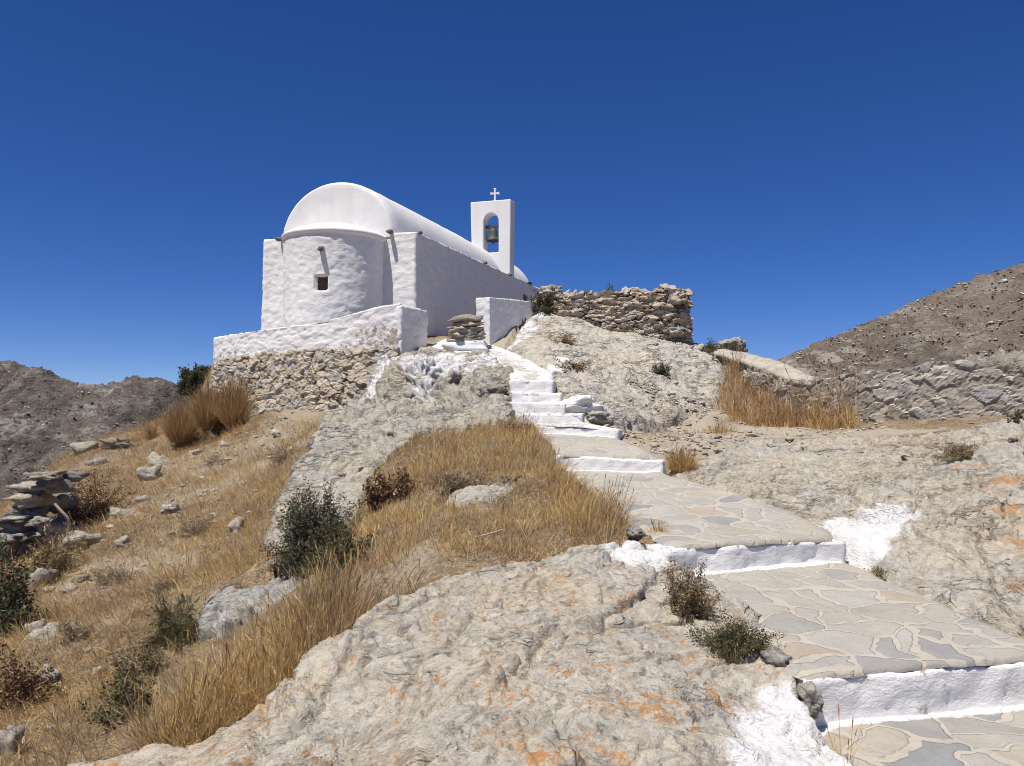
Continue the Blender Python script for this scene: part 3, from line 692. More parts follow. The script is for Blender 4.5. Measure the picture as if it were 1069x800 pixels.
# ------------------------------------------------------------------ path and steps
parts = []; paints = []
for ti, (l, r) in enumerate(treads):
    l = resample(np.array(l), .05); k = len(l)
    r0 = np.array(r); s = np.concatenate([[0], np.cumsum(np.linalg.norm(np.diff(r0, axis=0), axis=1))])
    tt = np.linspace(0, s[-1], k); r = np.stack([np.interp(tt, s, r0[:,c]) for c in range(3)], 1)
    m = 34; w = np.linspace(0, 1, m)[None,:,None]
    G = l[:,None,:]*(1-w) + r[:,None,:]*w; Vt = G.reshape(-1,3).copy()
    if ti:
        fr = np.array([l[0,1]-r[0,1], r[0,0]-l[0,0]])*-1; fr = np.array([(r[0]-l[0])[1], -(r[0]-l[0])[0]]); fr = fr/np.linalg.norm(fr)
        G0 = G.copy(); k += 2; G = np.concatenate([G0[:1], G0[:1], G0]); Vt = G.reshape(-1,3).copy()
        j_ = np.arange(m); Vt[:2*m,:2] += fr*.006; Vt[:m,2] -= .035
    edge = np.repeat(np.minimum(w[0,:,0], 1-w[0,:,0])[None,:], k, 0).ravel()
    Vt[:,2] += .014*fbm(Vt*2.2, 3, 60) + .005*fbm(Vt*8, 2, 61) - .05*np.exp(-(edge/.03)**2)
    wob = (.045*gn(Vt*np.array([2.5,2.5,0])+3, 70))*np.exp(-(edge/.08)**2); Vt[:,0] += wob
    pa = np.full(len(Vt), -.3)
    if ti >= 4: pa[:] = .56 + .12*gn(Vt*1.9, 77) - .1*np.exp(-((edge-.5)/.2)**2)
    elif ti < 8:
        L, Rr, _ = risers[ti]; a = L[:2]; e = Rr[:2]-a; q = Vt[:,:2]-a
        dl = np.abs(q[:,0]*e[1]-q[:,1]*e[0])/np.linalg.norm(e)
        pa = np.maximum(pa, 1-dl/(.16 if ti else .13))
    if ti == 4: pass
    parts.append((Vt, [gridfaces(k, m)[:, ::-1]])); paints.append(pa)
V, F = merge(parts)
p_ = mesh('path', V, F, M['paving'], attrs={'paint': np.concatenate(paints)}, origin='zero'); tag(p_, kind='structure')

step_lab = ['lowest whitewashed step, the wide one cut off by the right edge', 'second whitewashed step from the bottom, beside the white painted bank patch',
  'third whitewashed step from the bottom, by the tuft of orange dry grass', 'fourth whitewashed step from the bottom, above the last bare paving',
  'fifth whitewashed step from the bottom, with the white stone at its right end', 'sixth whitewashed step from the bottom, jutting out to the left',
  'seventh whitewashed step from the bottom, short and square ended', 'topmost whitewashed step, under the white ramp']
for k, (L, Rr, h) in enumerate(risers):
    e = (Rr-L)/np.linalg.norm((Rr-L)[:2]); nrm = np.array([e[1], -e[0], 0]); ht = .13
    pts = []
    for w in np.linspace(-.03, 1.03, 7):
        q = L+(Rr-L)*w; q = q - nrm*(ht-.012); q = q+nrm*.02*random.uniform(-1, 1)
        pts.append([q[0], q[1], q[2]-h-.09, q[2]-(.032 if k < 4 else -.004), ht])
    V, F = ribbon_geo(np.array(pts), .03 if k < 3 else .035)
    N = vnormals(V, F); V = V + N*(.022*fbm(V*3.1, 4, 80+k) + .012*fbm(V*11, 3, 90+k))[:,None]
    bz = np.clip(.5*np.exp(-((V[:,2]-V[:,2].max())/.03)**2) + .25*gn(V*1.7, 95) + .12, 0, 1)
    tag(mesh('stone_step', V, F, M['flakewash'], attrs={'bare': bz*.6}), step_lab[k], 'step', 'whitewashed steps of the path')

# ------------------------------------------------------------------ chapel
cR, cL, cF = P(434,240,20.), P(272,248,20.9), P(573,304.5,30.)
ZE = 4.70
cR, cL, cF = cR[:2], cL[:2], cF[:2]; cB = cL + (cF-cR)
u = (cR-cL)/np.linalg.norm(cR-cL); sdir = (cF-cR)/np.linalg.norm(cF-cR); WID = np.linalg.norm(cR-cL); LEN = np.linalg.norm(cF-cR)
nf = np.array([u[1], -u[0]])                    # outward normal of the front (apse) wall
u3, s3, n3 = np.append(u, 0), np.append(sdir, 0), np.append(nf, 0)
cen = (cR+cL+cF+cB)/4
chapel = empty('chapel', (cen[0], cen[1], 1.2), 'whitewashed barrel-vaulted chapel with a belfry on top of the hill', 'chapel')
def masonry(p, s, k=1.):
    w = .35*np.stack([fbm(p*1.6, 2, s+1), fbm(p*1.6, 2, s+2), fbm(p*1.6, 2, s+3)], 1)
    F1, F2, cid = worley(p*np.array([4.6,4.6,8.5]) + w, s)
    return k*(.008*(sstep(.0, .3, F2-F1)-.6) + .013*(cid-.5) + .009*fbm(p*6, 4, s+9) + .02*fbm(p*.8, 2, s+15))
def roundpoly(poly, r, n=5):
    out = []; m = len(poly)
    for i in range(m):
        p, a, b = poly[i], poly[i-1], poly[(i+1) % m]
        da = (a-p)/np.linalg.norm(a-p); db = (b-p)/np.linalg.norm(b-p)
        for t in np.linspace(0, 1, n):
            out.append((1-t)**2*(p+da*r) + 2*t*(1-t)*p + t*t*(p+db*r))
    return np.array(out)
V, F = loop_geo(roundpoly([cL, cR, cF, cB], .06), 1.0, ZE, .042)
N = vnormals(V, F); zf = V[:,2]
V = V + N*(masonry(V, 100)*np.where(N[:,2] > .7, .4, 1.))[:,None]
V[:,:2] += (V[:,:2]-cen)*(-.006*(zf-1.0))[:,None]*.6
body = mesh('wall', V, F, M['wash'], chapel)
# barrel vault
vc = cL + u*WID*.497; a_, rise = WID*.368, 1.46
ph = np.linspace(-.06, np.pi+.06, 49)
rows = []; rb = .26
sched = [(rb*(1-math.cos(q)), rb*.45*(1-math.sin(q))) for q in np.linspace(0, np.pi/2, 12)] + [(t, 0) for t in np.linspace(.5, LEN-.5, 60)] + [(LEN-rb*(1-math.cos(q)), rb*(1-math.sin(q))) for q in np.linspace(np.pi/2, 0, 8)]
for t, ins in sched:
    c = vc + sdir*(t+.03); sag = -.12*t/LEN
    rows.append(np.stack([c[0]-u[0]*(a_-ins)*np.cos(ph), c[1]-u[1]*(a_-ins)*np.cos(ph), ZE-.02+sag+(rise-ins)*np.sin(ph)], 1))
V = np.array(rows); nr, npv = V.shape[:2]; V = V.reshape(-1,3); F = [gridfaces(nr, npv)]
for e, fl in ((0, False), (nr-1, True)):
    idx = e*npv+np.arange(npv); ctr_ = (V[idx[0]]+V[idx[-1]])/2; edge_ = V[idx]; prev = idx
    for sc_ in np.linspace(.93, .07, 13):
        nw = len(V)+np.arange(npv); V = np.vstack([V, ctr_+(edge_-ctr_)*sc_])
        qd = np.stack([prev[:-1], prev[1:], nw[1:], nw[:-1]], 1); F.append(qd[:,::-1] if fl else qd); prev = nw
    V = np.vstack([V, ctr_]); k = len(V)-1
    tr = np.stack([prev[:-1], prev[1:], np.full(npv-1, k)], 1); F.append(tr[:,::-1] if fl else tr)
N = vnormals(V, F); V = V + N*(.02*fbm(V*1.1, 3, 120)+.006*fbm(V*5, 2, 121))[:,None]
vault = mesh('vault_roof', V, F, M['smoothwash'], chapel)
# apse
ac = cL + u*WID*.497; ar = 1.30
ang = np.linspace(0, 2*np.pi, 160, endpoint=False)
V, F = loop_geo(np.stack([ac[0]+ar*np.cos(ang), ac[1]+ar*np.sin(ang)], 1), 1.0, 4.52, .042, cap=False)
N = vnormals(V, F); V0 = V.copy(); V = V + N*masonry(V, 130)[:,None]
wdir = P(337,294,19.3); wv = wdir[:2]-ac; wth = math.atan2(wv[1], wv[0])
th = np.arctan2(V0[:,1]-ac[1], V0[:,0]-ac[0]); dth = (th-wth+np.pi) % (2*np.pi)-np.pi
wz = P(337,294.5,19.15)[2]
inw = (np.abs(dth*ar) < .145) & (np.abs(V0[:,2]-wz) < .165)
V[inw] -= N[inw]*.28
bare = np.clip(1.6-np.maximum(np.abs(dth*ar)/.15, np.abs(V0[:,2]-wz)/.17), 0, 1)
apse = mesh('apse', V, F, M['flakewash'], chapel, attrs={'bare': np.where(inw, .9, bare*.15)})
q = np.array([math.cos(wth), math.sin(wth), 0]); qs = np.array([-q[1], q[0], 0])
wc = np.append(ac, wz)+q*(ar-.2)
V, F = box_geo(wc, qs*.16, q*.015, (0,0,.18)); mesh('window', V, F, M['recess'], apse, smooth=False)
V, F = lathe_geo([(1.27,4.45),(1.345,4.49),(1.37,4.53),(1.37,4.57),(1.34,4.60),(1.2,4.69),(.9,4.80),(.55,4.90),(.2,4.96),(0.001,4.97)], (ac[0], ac[1], 0), 72)
N = vnormals(V, F); V = V+N*(.012*fbm(V*2.5, 3, 140))[:,None]
mesh('apse_roof', V, F, M['smoothwash'], apse)
# water spouts
def spout(base, d, ln=.26, r=.05, par=None):
    d = np.array(d, float); d /= np.linalg.norm(d)
    pth = [base-d*.08, base, base+d*ln*.5, base+d*ln]; V, F = tube_geo(pth, [r*.9, r, r*1.05, r*.8], 8)
    V = np.vstack([V, [pth[-1]]]); k = len(V)-1; F.append(np.stack([np.arange(24,32), np.roll(np.arange(24,32), -1), np.full(8, k)], 1))
    mesh('water_spout', V+.008*rng.standard_normal(V.shape), F, M['spout'], par or body)
th2 = math.atan2(P(335,262,19)[1]-ac[1], P(335,262,19.1)[0]-ac[0])
spout(np.array([ac[0]+ar*math.cos(th2), ac[1]+ar*math.sin(th2), P(335,259,19.15)[2]]), (math.cos(th2), math.sin(th2), -.35), .2, .06, apse)
for w_, z_ in ((.135, ZE-.03), (.845, ZE+.02)):
    p = cL+u*WID*w_; spout(np.array([p[0], p[1], z_]), (nf[0], nf[1], -.2), .22, .055)
nside = np.array([sdir[1], -sdir[0]])
for w_ in (.02, .42, .62, .8):
    p = cR+sdir*LEN*w_; spout(np.array([p[0], p[1], ZE+.01]), (nside[0], nside[1], -.1), .07, .045)
p = cR+sdir*LEN*.755; spout(np.array([p[0], p[1], P(528,305,26.3)[2]]), (nside[0], nside[1], .1), .05, .11)
# belfry
bw, bt = 1.42, .42
tl, tr_ = P(491,213,27.3), P(533,206,27.0)
bdir = np.append((tr_-tl)[:2]/np.linalg.norm((tr_-tl)[:2]), 0)
bo = np.array([*tl[:2], 0]); W_ = np.linalg.norm((tr_-tl)[:2])
zt, zb = (tl[2]+tr_[2])/2, P(512,290,27.2)[2]
x0, x1 = W_*.33, W_*.70; zs, zc = P(512,264,27.2)[2], P(512,232,27.2)[2]; rad = (x1-x0)/2
bm = bmesh.new()
def bv(x, z): return bm.verts.new(bo + bdir*x + np.array([0,0,z]))
fl = .05
arch = [(x0, zs)] + [(x0+rad-rad*math.cos(t), zc+rad*1.15*math.sin(t)) for t in np.linspace(0, np.pi, 15)] + [(x1, zs)]
ztf = lambda x: zt + .03*(x/W_-.5)
def face(l): bm.faces.new([bv(*q) for q in l])
for xa, xb in ((fl, x0), (x0, x1), (x1, W_-fl*.3)): face([(xa, zb), (xb, zb), (xb, zs), (xa, zs)])
face([(fl, zs), (x0, zs), (x0, zc), (fl*.3, zc)]); face([(x1, zs), (W_-fl*.3, zs), (W_, zc), (x1, zc)])
face([(fl*.3, zc), (x0, zc), (x0, ztf(x0)), (0, ztf(0))]); face([(x1, zc), (W_, zc), (W_, ztf(W_)), (x1, ztf(x1))])
for a, b in zip(arch[1:-2], arch[2:-1]): face([a, b, (b[0], ztf(b[0])), (a[0], ztf(a[0]))])
bmesh.ops.remove_doubles(bm, verts=bm.verts, dist=1e-4)
ext = bmesh.ops.extrude_face_region(bm, geom=bm.faces[:])
bmesh.ops.translate(bm, verts=[v for v in ext['geom'] if isinstance(v, bmesh.types.BMVert)], vec=s3*bt)
bmesh.ops.recalc_face_normals(bm, faces=bm.faces)
def from_bm(name, bm, mat, parent, bev=0):
    bm.verts.ensure_lookup_table(); org = np.array(parent['_w']) if '_w' in parent else np.array(parent.location)
    for v in bm.verts: v.co -= Vector(org)
    me = bpy.data.meshes.new(name); bm.to_mesh(me); bm.free(); me.materials.append(mat)
    o = bpy.data.objects.new(name, me); C.objects.link(o); o.parent = parent; o['_w'] = [float(x) for x in org]
    if bev:
        b = o.modifiers.new('bevel', 'BEVEL'); b.width = bev; b.segments = 3; b.limit_method = 'ANGLE'; b.angle_limit = R(40)
    return o
tower = from_bm('bell_tower', bm, M['smoothwash'], chapel, .035)
mx = (x0+x1)/2; mid = bo + bdir*mx + s3*bt/2
zbell = P(513,245,27.2)[2]
V, F = lathe_geo([(.02,.24),(.09,.235),(.13,.20),(.145,.1),(.165,-.02),(.20,-.12),(.235,-.17),(.235,-.195),(.2,-.2),(.15,-.08),(.1,.1),(.0,.15)], (mid[0], mid[1], zbell), 24)
bell = mesh('bell', V, F, M['bronze'], tower)
parts = [box_geo(mid+[0,0,zbell+.30], bdir*(rad+.02), s3*.05, (0,0,.045)), box_geo(mid+[0,0,zbell+.27], bdir*.03, s3*.04, (0,0,.07)),
         tube_geo([mid+[0,0,zbell+.1], mid+[.01,0,zbell-.3]], .012), lathe_geo([(0,.05),(.04,.02),(.045,-.02),(0,-.05)], (mid[0], mid[1], zbell-.26), 10)]
V, F = merge(parts); mesh('bell_yoke', V, F, M['wood'], tower, smooth=False)
cx = bo + bdir*W_*.56 + s3*bt/2; zt_ = ztf(W_*.56)
parts = [box_geo(cx+[0,0,zt_+.22], bdir*.024, s3*.024, (0,0,.24)), box_geo(cx+[0,0,zt_+.30], bdir*.13, s3*.022, (0,0,.024))]
for o_ in ((-.135,.30), (.135,.30), (0,.46)):
    parts.append(box_geo(cx+bdir*o_[0]+[0,0,zt_+o_[1]], bdir*(.018 if o_[0] else .042), s3*.026, (0,0,.042 if o_[0] else .018)))
V, F = merge(parts); mesh('cross', V, F, M['smoothwash'], tower, smooth=False)

# ------------------------------------------------------------------ walls near the chapel
def wallpts(l, ht): return np.array([[*P(px, yt, d)[:2], P(px, yb, d)[2], P(px, yt, d)[2], ht] for px, yt, yb, d in l])
# whitewashed terrace wall in front of the apse
wp = wallpts([(231,353.5,395,20.4),(250,350,385,19.8),(271,346.5,378,19.3),(300,343,375,18.75),(336,338.5,375,18.25),(372,329,372,17.95),(400,321,371,17.8),(421,318,373,17.72)], .2)
wp = smoothpoly(wp, 2)
V, F = ribbon_geo(wp, .04); N = vnormals(V, F); V = V+N*(masonry(V, 150, 1.5))[:,None]
ta = sstep(-3.9, -3.0, V[:,0])*sstep(.3, .0, np.abs(V[:,2]-1.72)-.12) + .55*sstep(.35, .05, V[:,2]-1.4)
twall = tag(mesh('terrace_wall', V, F, M['flakewash'], attrs={'bare': np.clip(ta+.3, 0, 1)*.46}), 'low whitewashed terrace wall curving in front of the chapel apse', 'wall')
pp = P(419,318,17.5); pq = P(447,321,18.5)
e = (pq-pp)[:2]; e /= np.linalg.norm(e); nn = np.array([e[1], -e[0]])
A = pp[:2]; B = pq[:2]
poly = roundpoly([A, B, B-nn*.5, A-nn*.5], .03)
V, F = loop_geo(poly, P(430,378,17.5)[2], P(430,319.5,17.6)[2], .04); N = vnormals(V, F); V = V+N*masonry(V, 160, 1.4)[:,None]
tag(mesh('gate_pier', V, F, M['wash']), 'squat whitewashed pier ending the terrace wall at the chapel corner', 'pier')
# dry rubble retaining wall
def stone_disp(V, N, sc, deep, s, warp=.3, rough=.02, jw=.10):
    w = warp*np.stack([fbm(V*1.7, 2, s+1), fbm(V*1.7, 2, s+2), fbm(V*1.7, 2, s+3)], 1)
    t_, cid, e = facet(V*np.array(sc)+w, s)
    t2, c2, e2 = facet(V*np.array(sc)*2.9+w, s+5)
    gap = .35+.65*sstep(-.15, .2, gn(V*3.1, s+8))                      # some joints open, some packed
    j = (1-sstep(.02*jw/.1, jw, e))*gap
    d = deep*(sstep(0, .09, e)-.75)*gap + deep*.9*(cid-.5) + deep*1.1*t_ + deep*.35*((c2-.5)+t2) + rough*fbm(V*7, 4, s+9)
    return d, cid, j
rw = [(229,383,440,20.05),(236,378,440,19.85),(250,374,442,19.4),(271,371.5,442,18.95),(300,368,440,18.4),(336,367,438,17.92),(372,366,436,17.6),(408,363,432,17.45),(416,364,430,17.45)]
wp = wallpts(rw, .22); wp = smoothpoly(wp, 1)
V, F = ribbon_geo(wp, .024); N = vnormals(V, F)
tz = np.interp(V[:,0], wp[:,0], wp[:,3])
V[:,1] -= .22*np.clip((tz-V[:,2])/1.2, 0, 1.2)
d, cid, j = stone_disp(V, N, (4.4,4.4,5.4), .05, 170, .45, .02)
V = V+N*d[:,None]
tag(mesh('retaining_wall', V, F, M['rubble'], smooth=False, attrs={'cell': cid, 'joint': j}), 'dry stone retaining wall of tan rubble under the white terrace', 'wall')
# white wall on the right of the chapel
wp = np.array([[*P(504,311,18.5)[:2], 1.5, P(504,310.5,18.5)[2], .19], [*P(530,314,19.6)[:2], 1.6, P(530,313.5,19.6)[2], .19], [*P(562,317,20.9)[:2], 2.0, P(562,317,20.9)[2], .19], [*P(575,318,21.5)[:2], 2.2, P(575,318,21.5)[2], .19]])
V, F = ribbon_geo(wp, .04); N = vnormals(V, F); V = V+N*masonry(V, 180, 1.3)[:,None]
tag(mesh('courtyard_wall', V, F, M['wash']), 'short whitewashed wall beside the stone stack, right of the chapel', 'wall')
# stone stack with white foot
c0 = P(488,352,17.9)
def rotz(V, a, tx=0, ty=0):
    m = np.array(Matrix.Rotation(a, 3, 'Z') @ Matrix.Rotation(tx, 3, 'X') @ Matrix.Rotation(ty, 3, 'Y')); return V@m.T
def stack(c, w, dpt, z0, z1, n, s):
    parts = []; cells = []; z = z0
    for k in range(n):
        h = (z1-z0)/n*random.uniform(.75, 1.25)
        ww = w*(1-.25*k/n)*random.uniform(.85, 1.05)
        nseg = random.choice((1, 2, 2)); x = -ww/2
        for q in range(nseg):
            wq = ww/nseg*random.uniform(.92, 1.05)
            V, F = stone_geo((wq*.56, dpt*.5, h*.66), s+k*7+q, .5, None, .6); V = rotz(V, random.uniform(-.5,.5), random.uniform(-.1,.1), random.uniform(-.12,.12))
            parts.append((V+[c[0]+x+wq/2, c[1]+random.uniform(-.05,.05), z+h/2], F)); cells.append(np.full(len(V), random.random())); x += ww/nseg
        z += h
    V, F = merge(parts); return V, F, np.concatenate(cells)
def ico(n=3):
    bm = bmesh.new(); bmesh.ops.create_icosphere(bm, subdivisions=n, radius=1)
    V = np.array([v.co[:] for v in bm.verts]); F = np.array([[q.index for q in f.verts] for f in bm.faces]); bm.free(); return V, F
ICO3, ICO2, ICO4 = ico(3), ico(2), ico(4)
def stone_geo(half, seed, rough=.3, base=None, boxy=.55):
    V, F = base or ICO3
    n = V/np.maximum(np.abs(V).max(1, keepdims=True), 1e-6)
    V = V*(1-boxy)+n*boxy
    q = V+seed*3.7
    ft_, fc_, fe_ = facet(q*1.15, seed+9); V = V*(1+.55*rough*(ft_+fc_-.5))[:,None]
    V = V*(1+rough*fbm(q*.9, 3, seed) + .12*rough*fbm(q*4, 2, seed+3))[:,None]
    F1, F2, cid = worley(q*1.3, seed+5); V = V*(1-.12*rough*4*cid*(F1 < .5))[:,None]
    return V*np.array(half), [F]
V, F, cid = stack(c0, .80, .55, P(488,366,17.9)[2], P(488,332,17.9)[2], 7, 200)
so = empty('stone_stack', (c0[0], c0[1], V[:,2].min()), 'small stack of flat bare stones with a whitewashed foot between two white walls', 'stone stack')
mesh('stones', V, F, M['ruin'], so, attrs={'cell': cid, 'joint': np.zeros(len(V))})
V, F = stone_geo((.52,.32,.16), 211, .2); mesh('whitewashed_foot', V+[c0[0]-.02, c0[1]-.08, P(488,364,17.9)[2]], F, M['wash'], so)
# ruined wall on the rock
rp = [(560,318,335,20.6),(575,306,345,20.5),(590,309,352,20.3),(605,309,356,20.15),(630,307,360,20.0),(650,304.5,362,19.9),(672,304,364,19.85),(700,305,366,19.8),(718,309,366,19.85)]
wp = wallpts(rp, .45); wp[:,1] += .25
V, F = ribbon_geo(wp, .026); N = vnormals(V, F)
tz = np.interp(V[:,0], wp[:,0], wp[:,3]); up = np.clip((V[:,2]-(tz-.25))/.25, 0, 1)
d, cid, j = stone_disp(V, N, (2.7,2.7,9.5), .085, 190, .3, .04)
V = V+N*d[:,None]
V[:,2] += up*.20*fbm(V*np.array([1.3,1.3,0]), 3, 196) + up*.05*(cid-.5)
ruin = tag(mesh('ruined_wall', V, F, M['ruin'], smooth=False, attrs={'cell': cid, 'joint': j}), 'ruined dry stone wall of thin layered stones on the rock right of the chapel', 'wall')
# lane wall on the right
lp = [(738,368,420,19.5),(760,370,425,18.8),(785,379,432,17.8),(805,386,440,17.0),(830,396,450,16.2),(852,398,455,15.6),(880,394,458,15.1),(920,388,458,14.5),(960,383,456,14.0),(985,378,455,13.7),(1005,379,454,13.5),(1030,383,452,13.3),(1060,381,450,13.0),(1100,378,450,12.7),(1150,380,450,12.4)]
wp = wallpts(lp, .22)
V, F = ribbon_geo(wp, .032); N = vnormals(V, F)
d, cid, j = stone_disp(V, N, (3.1,3.1,4.2), .032, 220, .4, .014, .22)
V = V+N*d[:,None]
lane = empty('lane_wall', (wp[5][0], wp[5][1], -.3), 'rough grey mortared stone wall along the lane behind the reeds', 'wall')
mesh('masonry', V, F, M['greywall'], lane, smooth=False, attrs={'cell': cid, 'joint': j*.9})
cap = [(745,366,19.6),(760,367,19.0),(785,371,18.2),(815,379,17.0),(835,388,16.4),(852,397,15.75)]
capb = [(742,369.5,19.1),(757,372,18.4),(783,381,17.45),(805,389,16.65),(828,399,15.9),(846,401,15.4)]
a = resample(PP(cap), .05); b0 = PP(capb); s = np.concatenate([[0], np.cumsum(np.linalg.norm(np.diff(b0, axis=0), axis=1))]); b = np.stack([np.interp(np.linspace(0, s[-1], len(a)), s, b0[:,c]) for c in range(3)], 1)
m = 16; w = np.linspace(0, 1, m)[None,:,None]; top = (a[:,None,:]*w + b[:,None,:]*(1-w))
top[:,:,2] += .05*np.sin(np.pi*w[...,0])+.03
bot = top-[0,0,.12]
V, F = merge([(top.reshape(-1,3), [gridfaces(len(a), m)[:,::-1]]), (bot.reshape(-1,3), [gridfaces(len(a), m)])])
k = len(a)*m; rim = np.concatenate([np.arange(len(a))*m, (len(a)-1)*m+np.arange(m), (np.arange(len(a))*m+m-1)[::-1], np.arange(m)[::-1]])
F.append(np.stack([rim, np.roll(rim, -1), np.roll(rim, -1)+k, rim+k], 1))
V[:,2] += .02*fbm(V*2.5, 3, 230); mesh('mortar_cap', V, F, M['plaster'], lane)

# ------------------------------------------------------------------ loose stones
def zg(x, y): return float(ground_z(np.array([[x, y]]))[0])
def on_ground(px, py, d0):
    """walk along the bearing to where the hillside is met"""
    ds = np.linspace(d0*.6, d0*1.6, 240); q = np.array([P(px, py, d) for d in ds])
    g_ = ground_z(q[:,:2]); b = np.nonzero(q[:,2] < g_)[0]
    i = b[0] if len(b) else int(np.argmin(np.abs(ds-d0)))
    return np.array([q[i,0], q[i,1], g_[i]]), ds[i]
stones = [ # px, py(centre), w px, h px, mat, label
 (168,480,26,14,'ledge','grey rounded stone, the upper of two together high on the grass slope'),
 (158,492,26,18,'ledge','grey wedge stone, the lower of two together high on the grass slope'),
 (247,548,20,15,'ledge','lone smooth grey stone in the middle of the grass slope'),
 (102,483,18,9,'dark','small dark split stone near the slope skyline'),
 (87,466,26,14,'ledge','grey block on the skyline at the upper left of the slope'),
 (122,462,34,9,'tanstone','flat pale stone on the skyline in yellow grass'),
 (215,446,10,6,'pale','small white stone under the tall broom tufts'),
 (203,472,14,7,'pale','flat pale chip below the broom tufts'),
 (90,560,36,17,'ledge','light grey flat stone right of the tumbled stone stack'),
 (84,604,14,9,'dark','small grey stone in brown grass below the tumbled stack'),
 (45,600,28,26,'dark','dark grey stone beneath the tumbled stack'),
 (50,658,34,24,'ledge','cracked grey rock low on the left edge slope'),
 (38,652,22,20,'ledge','pale grey stone beside the cracked rock on the left'),
 (52,702,24,24,'ledge','upright grey stone beside the brown bush at the left edge'),
 (8,772,30,40,'ledge','grey rock in the bottom left corner'),
 (130,535,30,12,'tanstone','flat tan stone on the slope right of the dried brown bush'),
 (178,530,24,10,'pale','pale flat stone at the centre left of the slope'),
 (55,760,16,8,'pale','thin white stone lying in the lower left grass'),
 (103,700,12,9,'pale','small cream stone in straw at the lower left'),
 (128,566,16,10,'tanstone','narrow tan stone on the rubbly slope'),
 (75,612,18,10,'tanstone','narrow tan slab leaning below the tumbled stack'),
 (700,340,0,0,'',''),
 (150,520,13,8,'ledge','little grey stone midway up the slope'),
 (290,452,13,8,'pale','little pale stone at the foot of the retaining wall'),
 (235,464,11,7,'pale','little pale stone left of the retaining wall foot'),
]
DEP = lambda py: np.interp(py, [445,470,490,520,560,600,650,700,760,800], [20.5,19,17,14.5,11.6,10.3,9,7.3,6,5.4])
for k, (px, py, w, h, mt, lab) in enumerate(stones):
    if not w: continue
    c, d = on_ground(px, py+h*.35, DEP(py)); sx = w/2*d/F_PX; sz = h/2*d/F_PX*1.25
    V, F = stone_geo((sx*.95, sx*.7, sz*.85), 300+k, .55, None, .4); V = rotz(V, random.uniform(-.4,.4), random.uniform(-.15,.15), random.uniform(-.25,.25))
    at_ = {'paint': np.full(len(V), -1.), 'lichen': np.zeros(len(V))}
    tag(mesh('loose_stone', V+c+[0,0,sz*.08], F, M[mt], attrs=at_), lab, 'stone', 'loose stones on the grass slope')
# white block right of the fifth step, dark kerb stones by the big boulder
def lone_stone(px, py, d, half, mat, lab, seed, rz=0, name='stone'):
    V, F = stone_geo(half, seed, .45, ICO4, .3); V = rotz(V, rz)+P(px, py, d)
    tag(mesh(name, V, F, mat, attrs={'paint': np.full(len(V), -1.), 'lichen': np.zeros(len(V))}), lab, 'stone')
lone_stone(602,424,12.9,(.34,.22,.14), M['wash'], 'whitewashed block at the right end of the fifth step', 401, -.3)
lone_stone(625,436,12.6,(.2,.14,.09), M['ledge'], 'rough grey stone beside the whitewashed block on the stairs', 402, .2)
lone_stone(813,690,4.25,(.06,.09,.055), M['dark'], 'dark pointed kerb stone at the corner of the paving and the big boulder', 403, .6)
lone_stone(845,728,3.98,(.05,.06,.08), M['ledge'], 'rough grey stone wedged against the left end of the lowest step', 404, .3)
lone_stone(662,556,6.45,(.06,.09,.045), M['dark'], 'small dark stone at the grassy left edge of the paving', 405, .3)
lone_stone(694,583,6.05,(.05,.07,.06), M['ledge'], 'grey stone wedged at the left end of the second step', 406, .2)
lone_stone(763,361,20.5,(.34,.3,.2), M['ledge'], 'grey rock peeking over the skyline right of the ruined wall', 407, .2)
lone_stone(573,306,20.4,(.28,.3,.15), M['tanstone'], 'tan stone capping the left end of the ruined wall', 408, .2)
lone_stone(707,313,19.75,(.22,.3,.13), M['tanstone'], 'orange tan stone capping the right end of the ruined wall', 409, .2)
lone_stone(706,347,19.6,(.3,.3,.14), M['ledge'], 'big squared stone at the bottom right corner of the ruined wall', 410, .1)
for q in ((512,409,14.0,(.26,.22,.15),412,-.2,'rough brown rock beside the upper steps on the outcrop'),
          (522,391,14.75,(.2,.2,.13),415,.3,'small brown crag under the white ramp of the path')):
    lone_stone(q[0], q[1], q[2], q[3], M['cragrock'], q[6], q[4], q[5], 'rock')
# tumbled stack on the left edge
ts = [(46,497,30,7,'tanstone',12.4),(45,508,44,13,'dark',12.6),(70,498,24,11,'grey',13.),(32,521,34,14,'tanstone',12.5),(33,533,32,12,'dark',12.7),(17,541,32,5,'dark',12.3),(18,550,32,12,'dark',12.5),
      (62,556,32,22,'dark',12.6),(22,560,26,6,'grey',12.2),(5,562,14,8,'grey',12.1),(44,544,18,7,'grey',12.2),(3,574,14,14,'dark',12.),(36,572,30,14,'dark',12.7),(14,578,26,14,'dark',12.6),(58,524,30,20,'dark',13.2)]
b = P(35,590,12.5); st_ = empty('tumbled_wall', b, 'tumbled stub of dry stone wall at the left edge of the slope', 'wall')
for k, (px, py, w, h, mt, d) in enumerate(ts):
    mt = 'dark' if mt == 'grey' else mt; V, F = stone_geo((w/2*d/F_PX*.94, .26, h/2*d/F_PX*1.12), 500+k, .5, None, .75); V = rotz(V, random.uniform(-.3,.3), 0, random.uniform(-.06,.06))
    mesh('stone', V+P(px, py, d), F, M[mt], st_, attrs={'paint': np.full(len(V), -1.), 'lichen': np.zeros(len(V))})

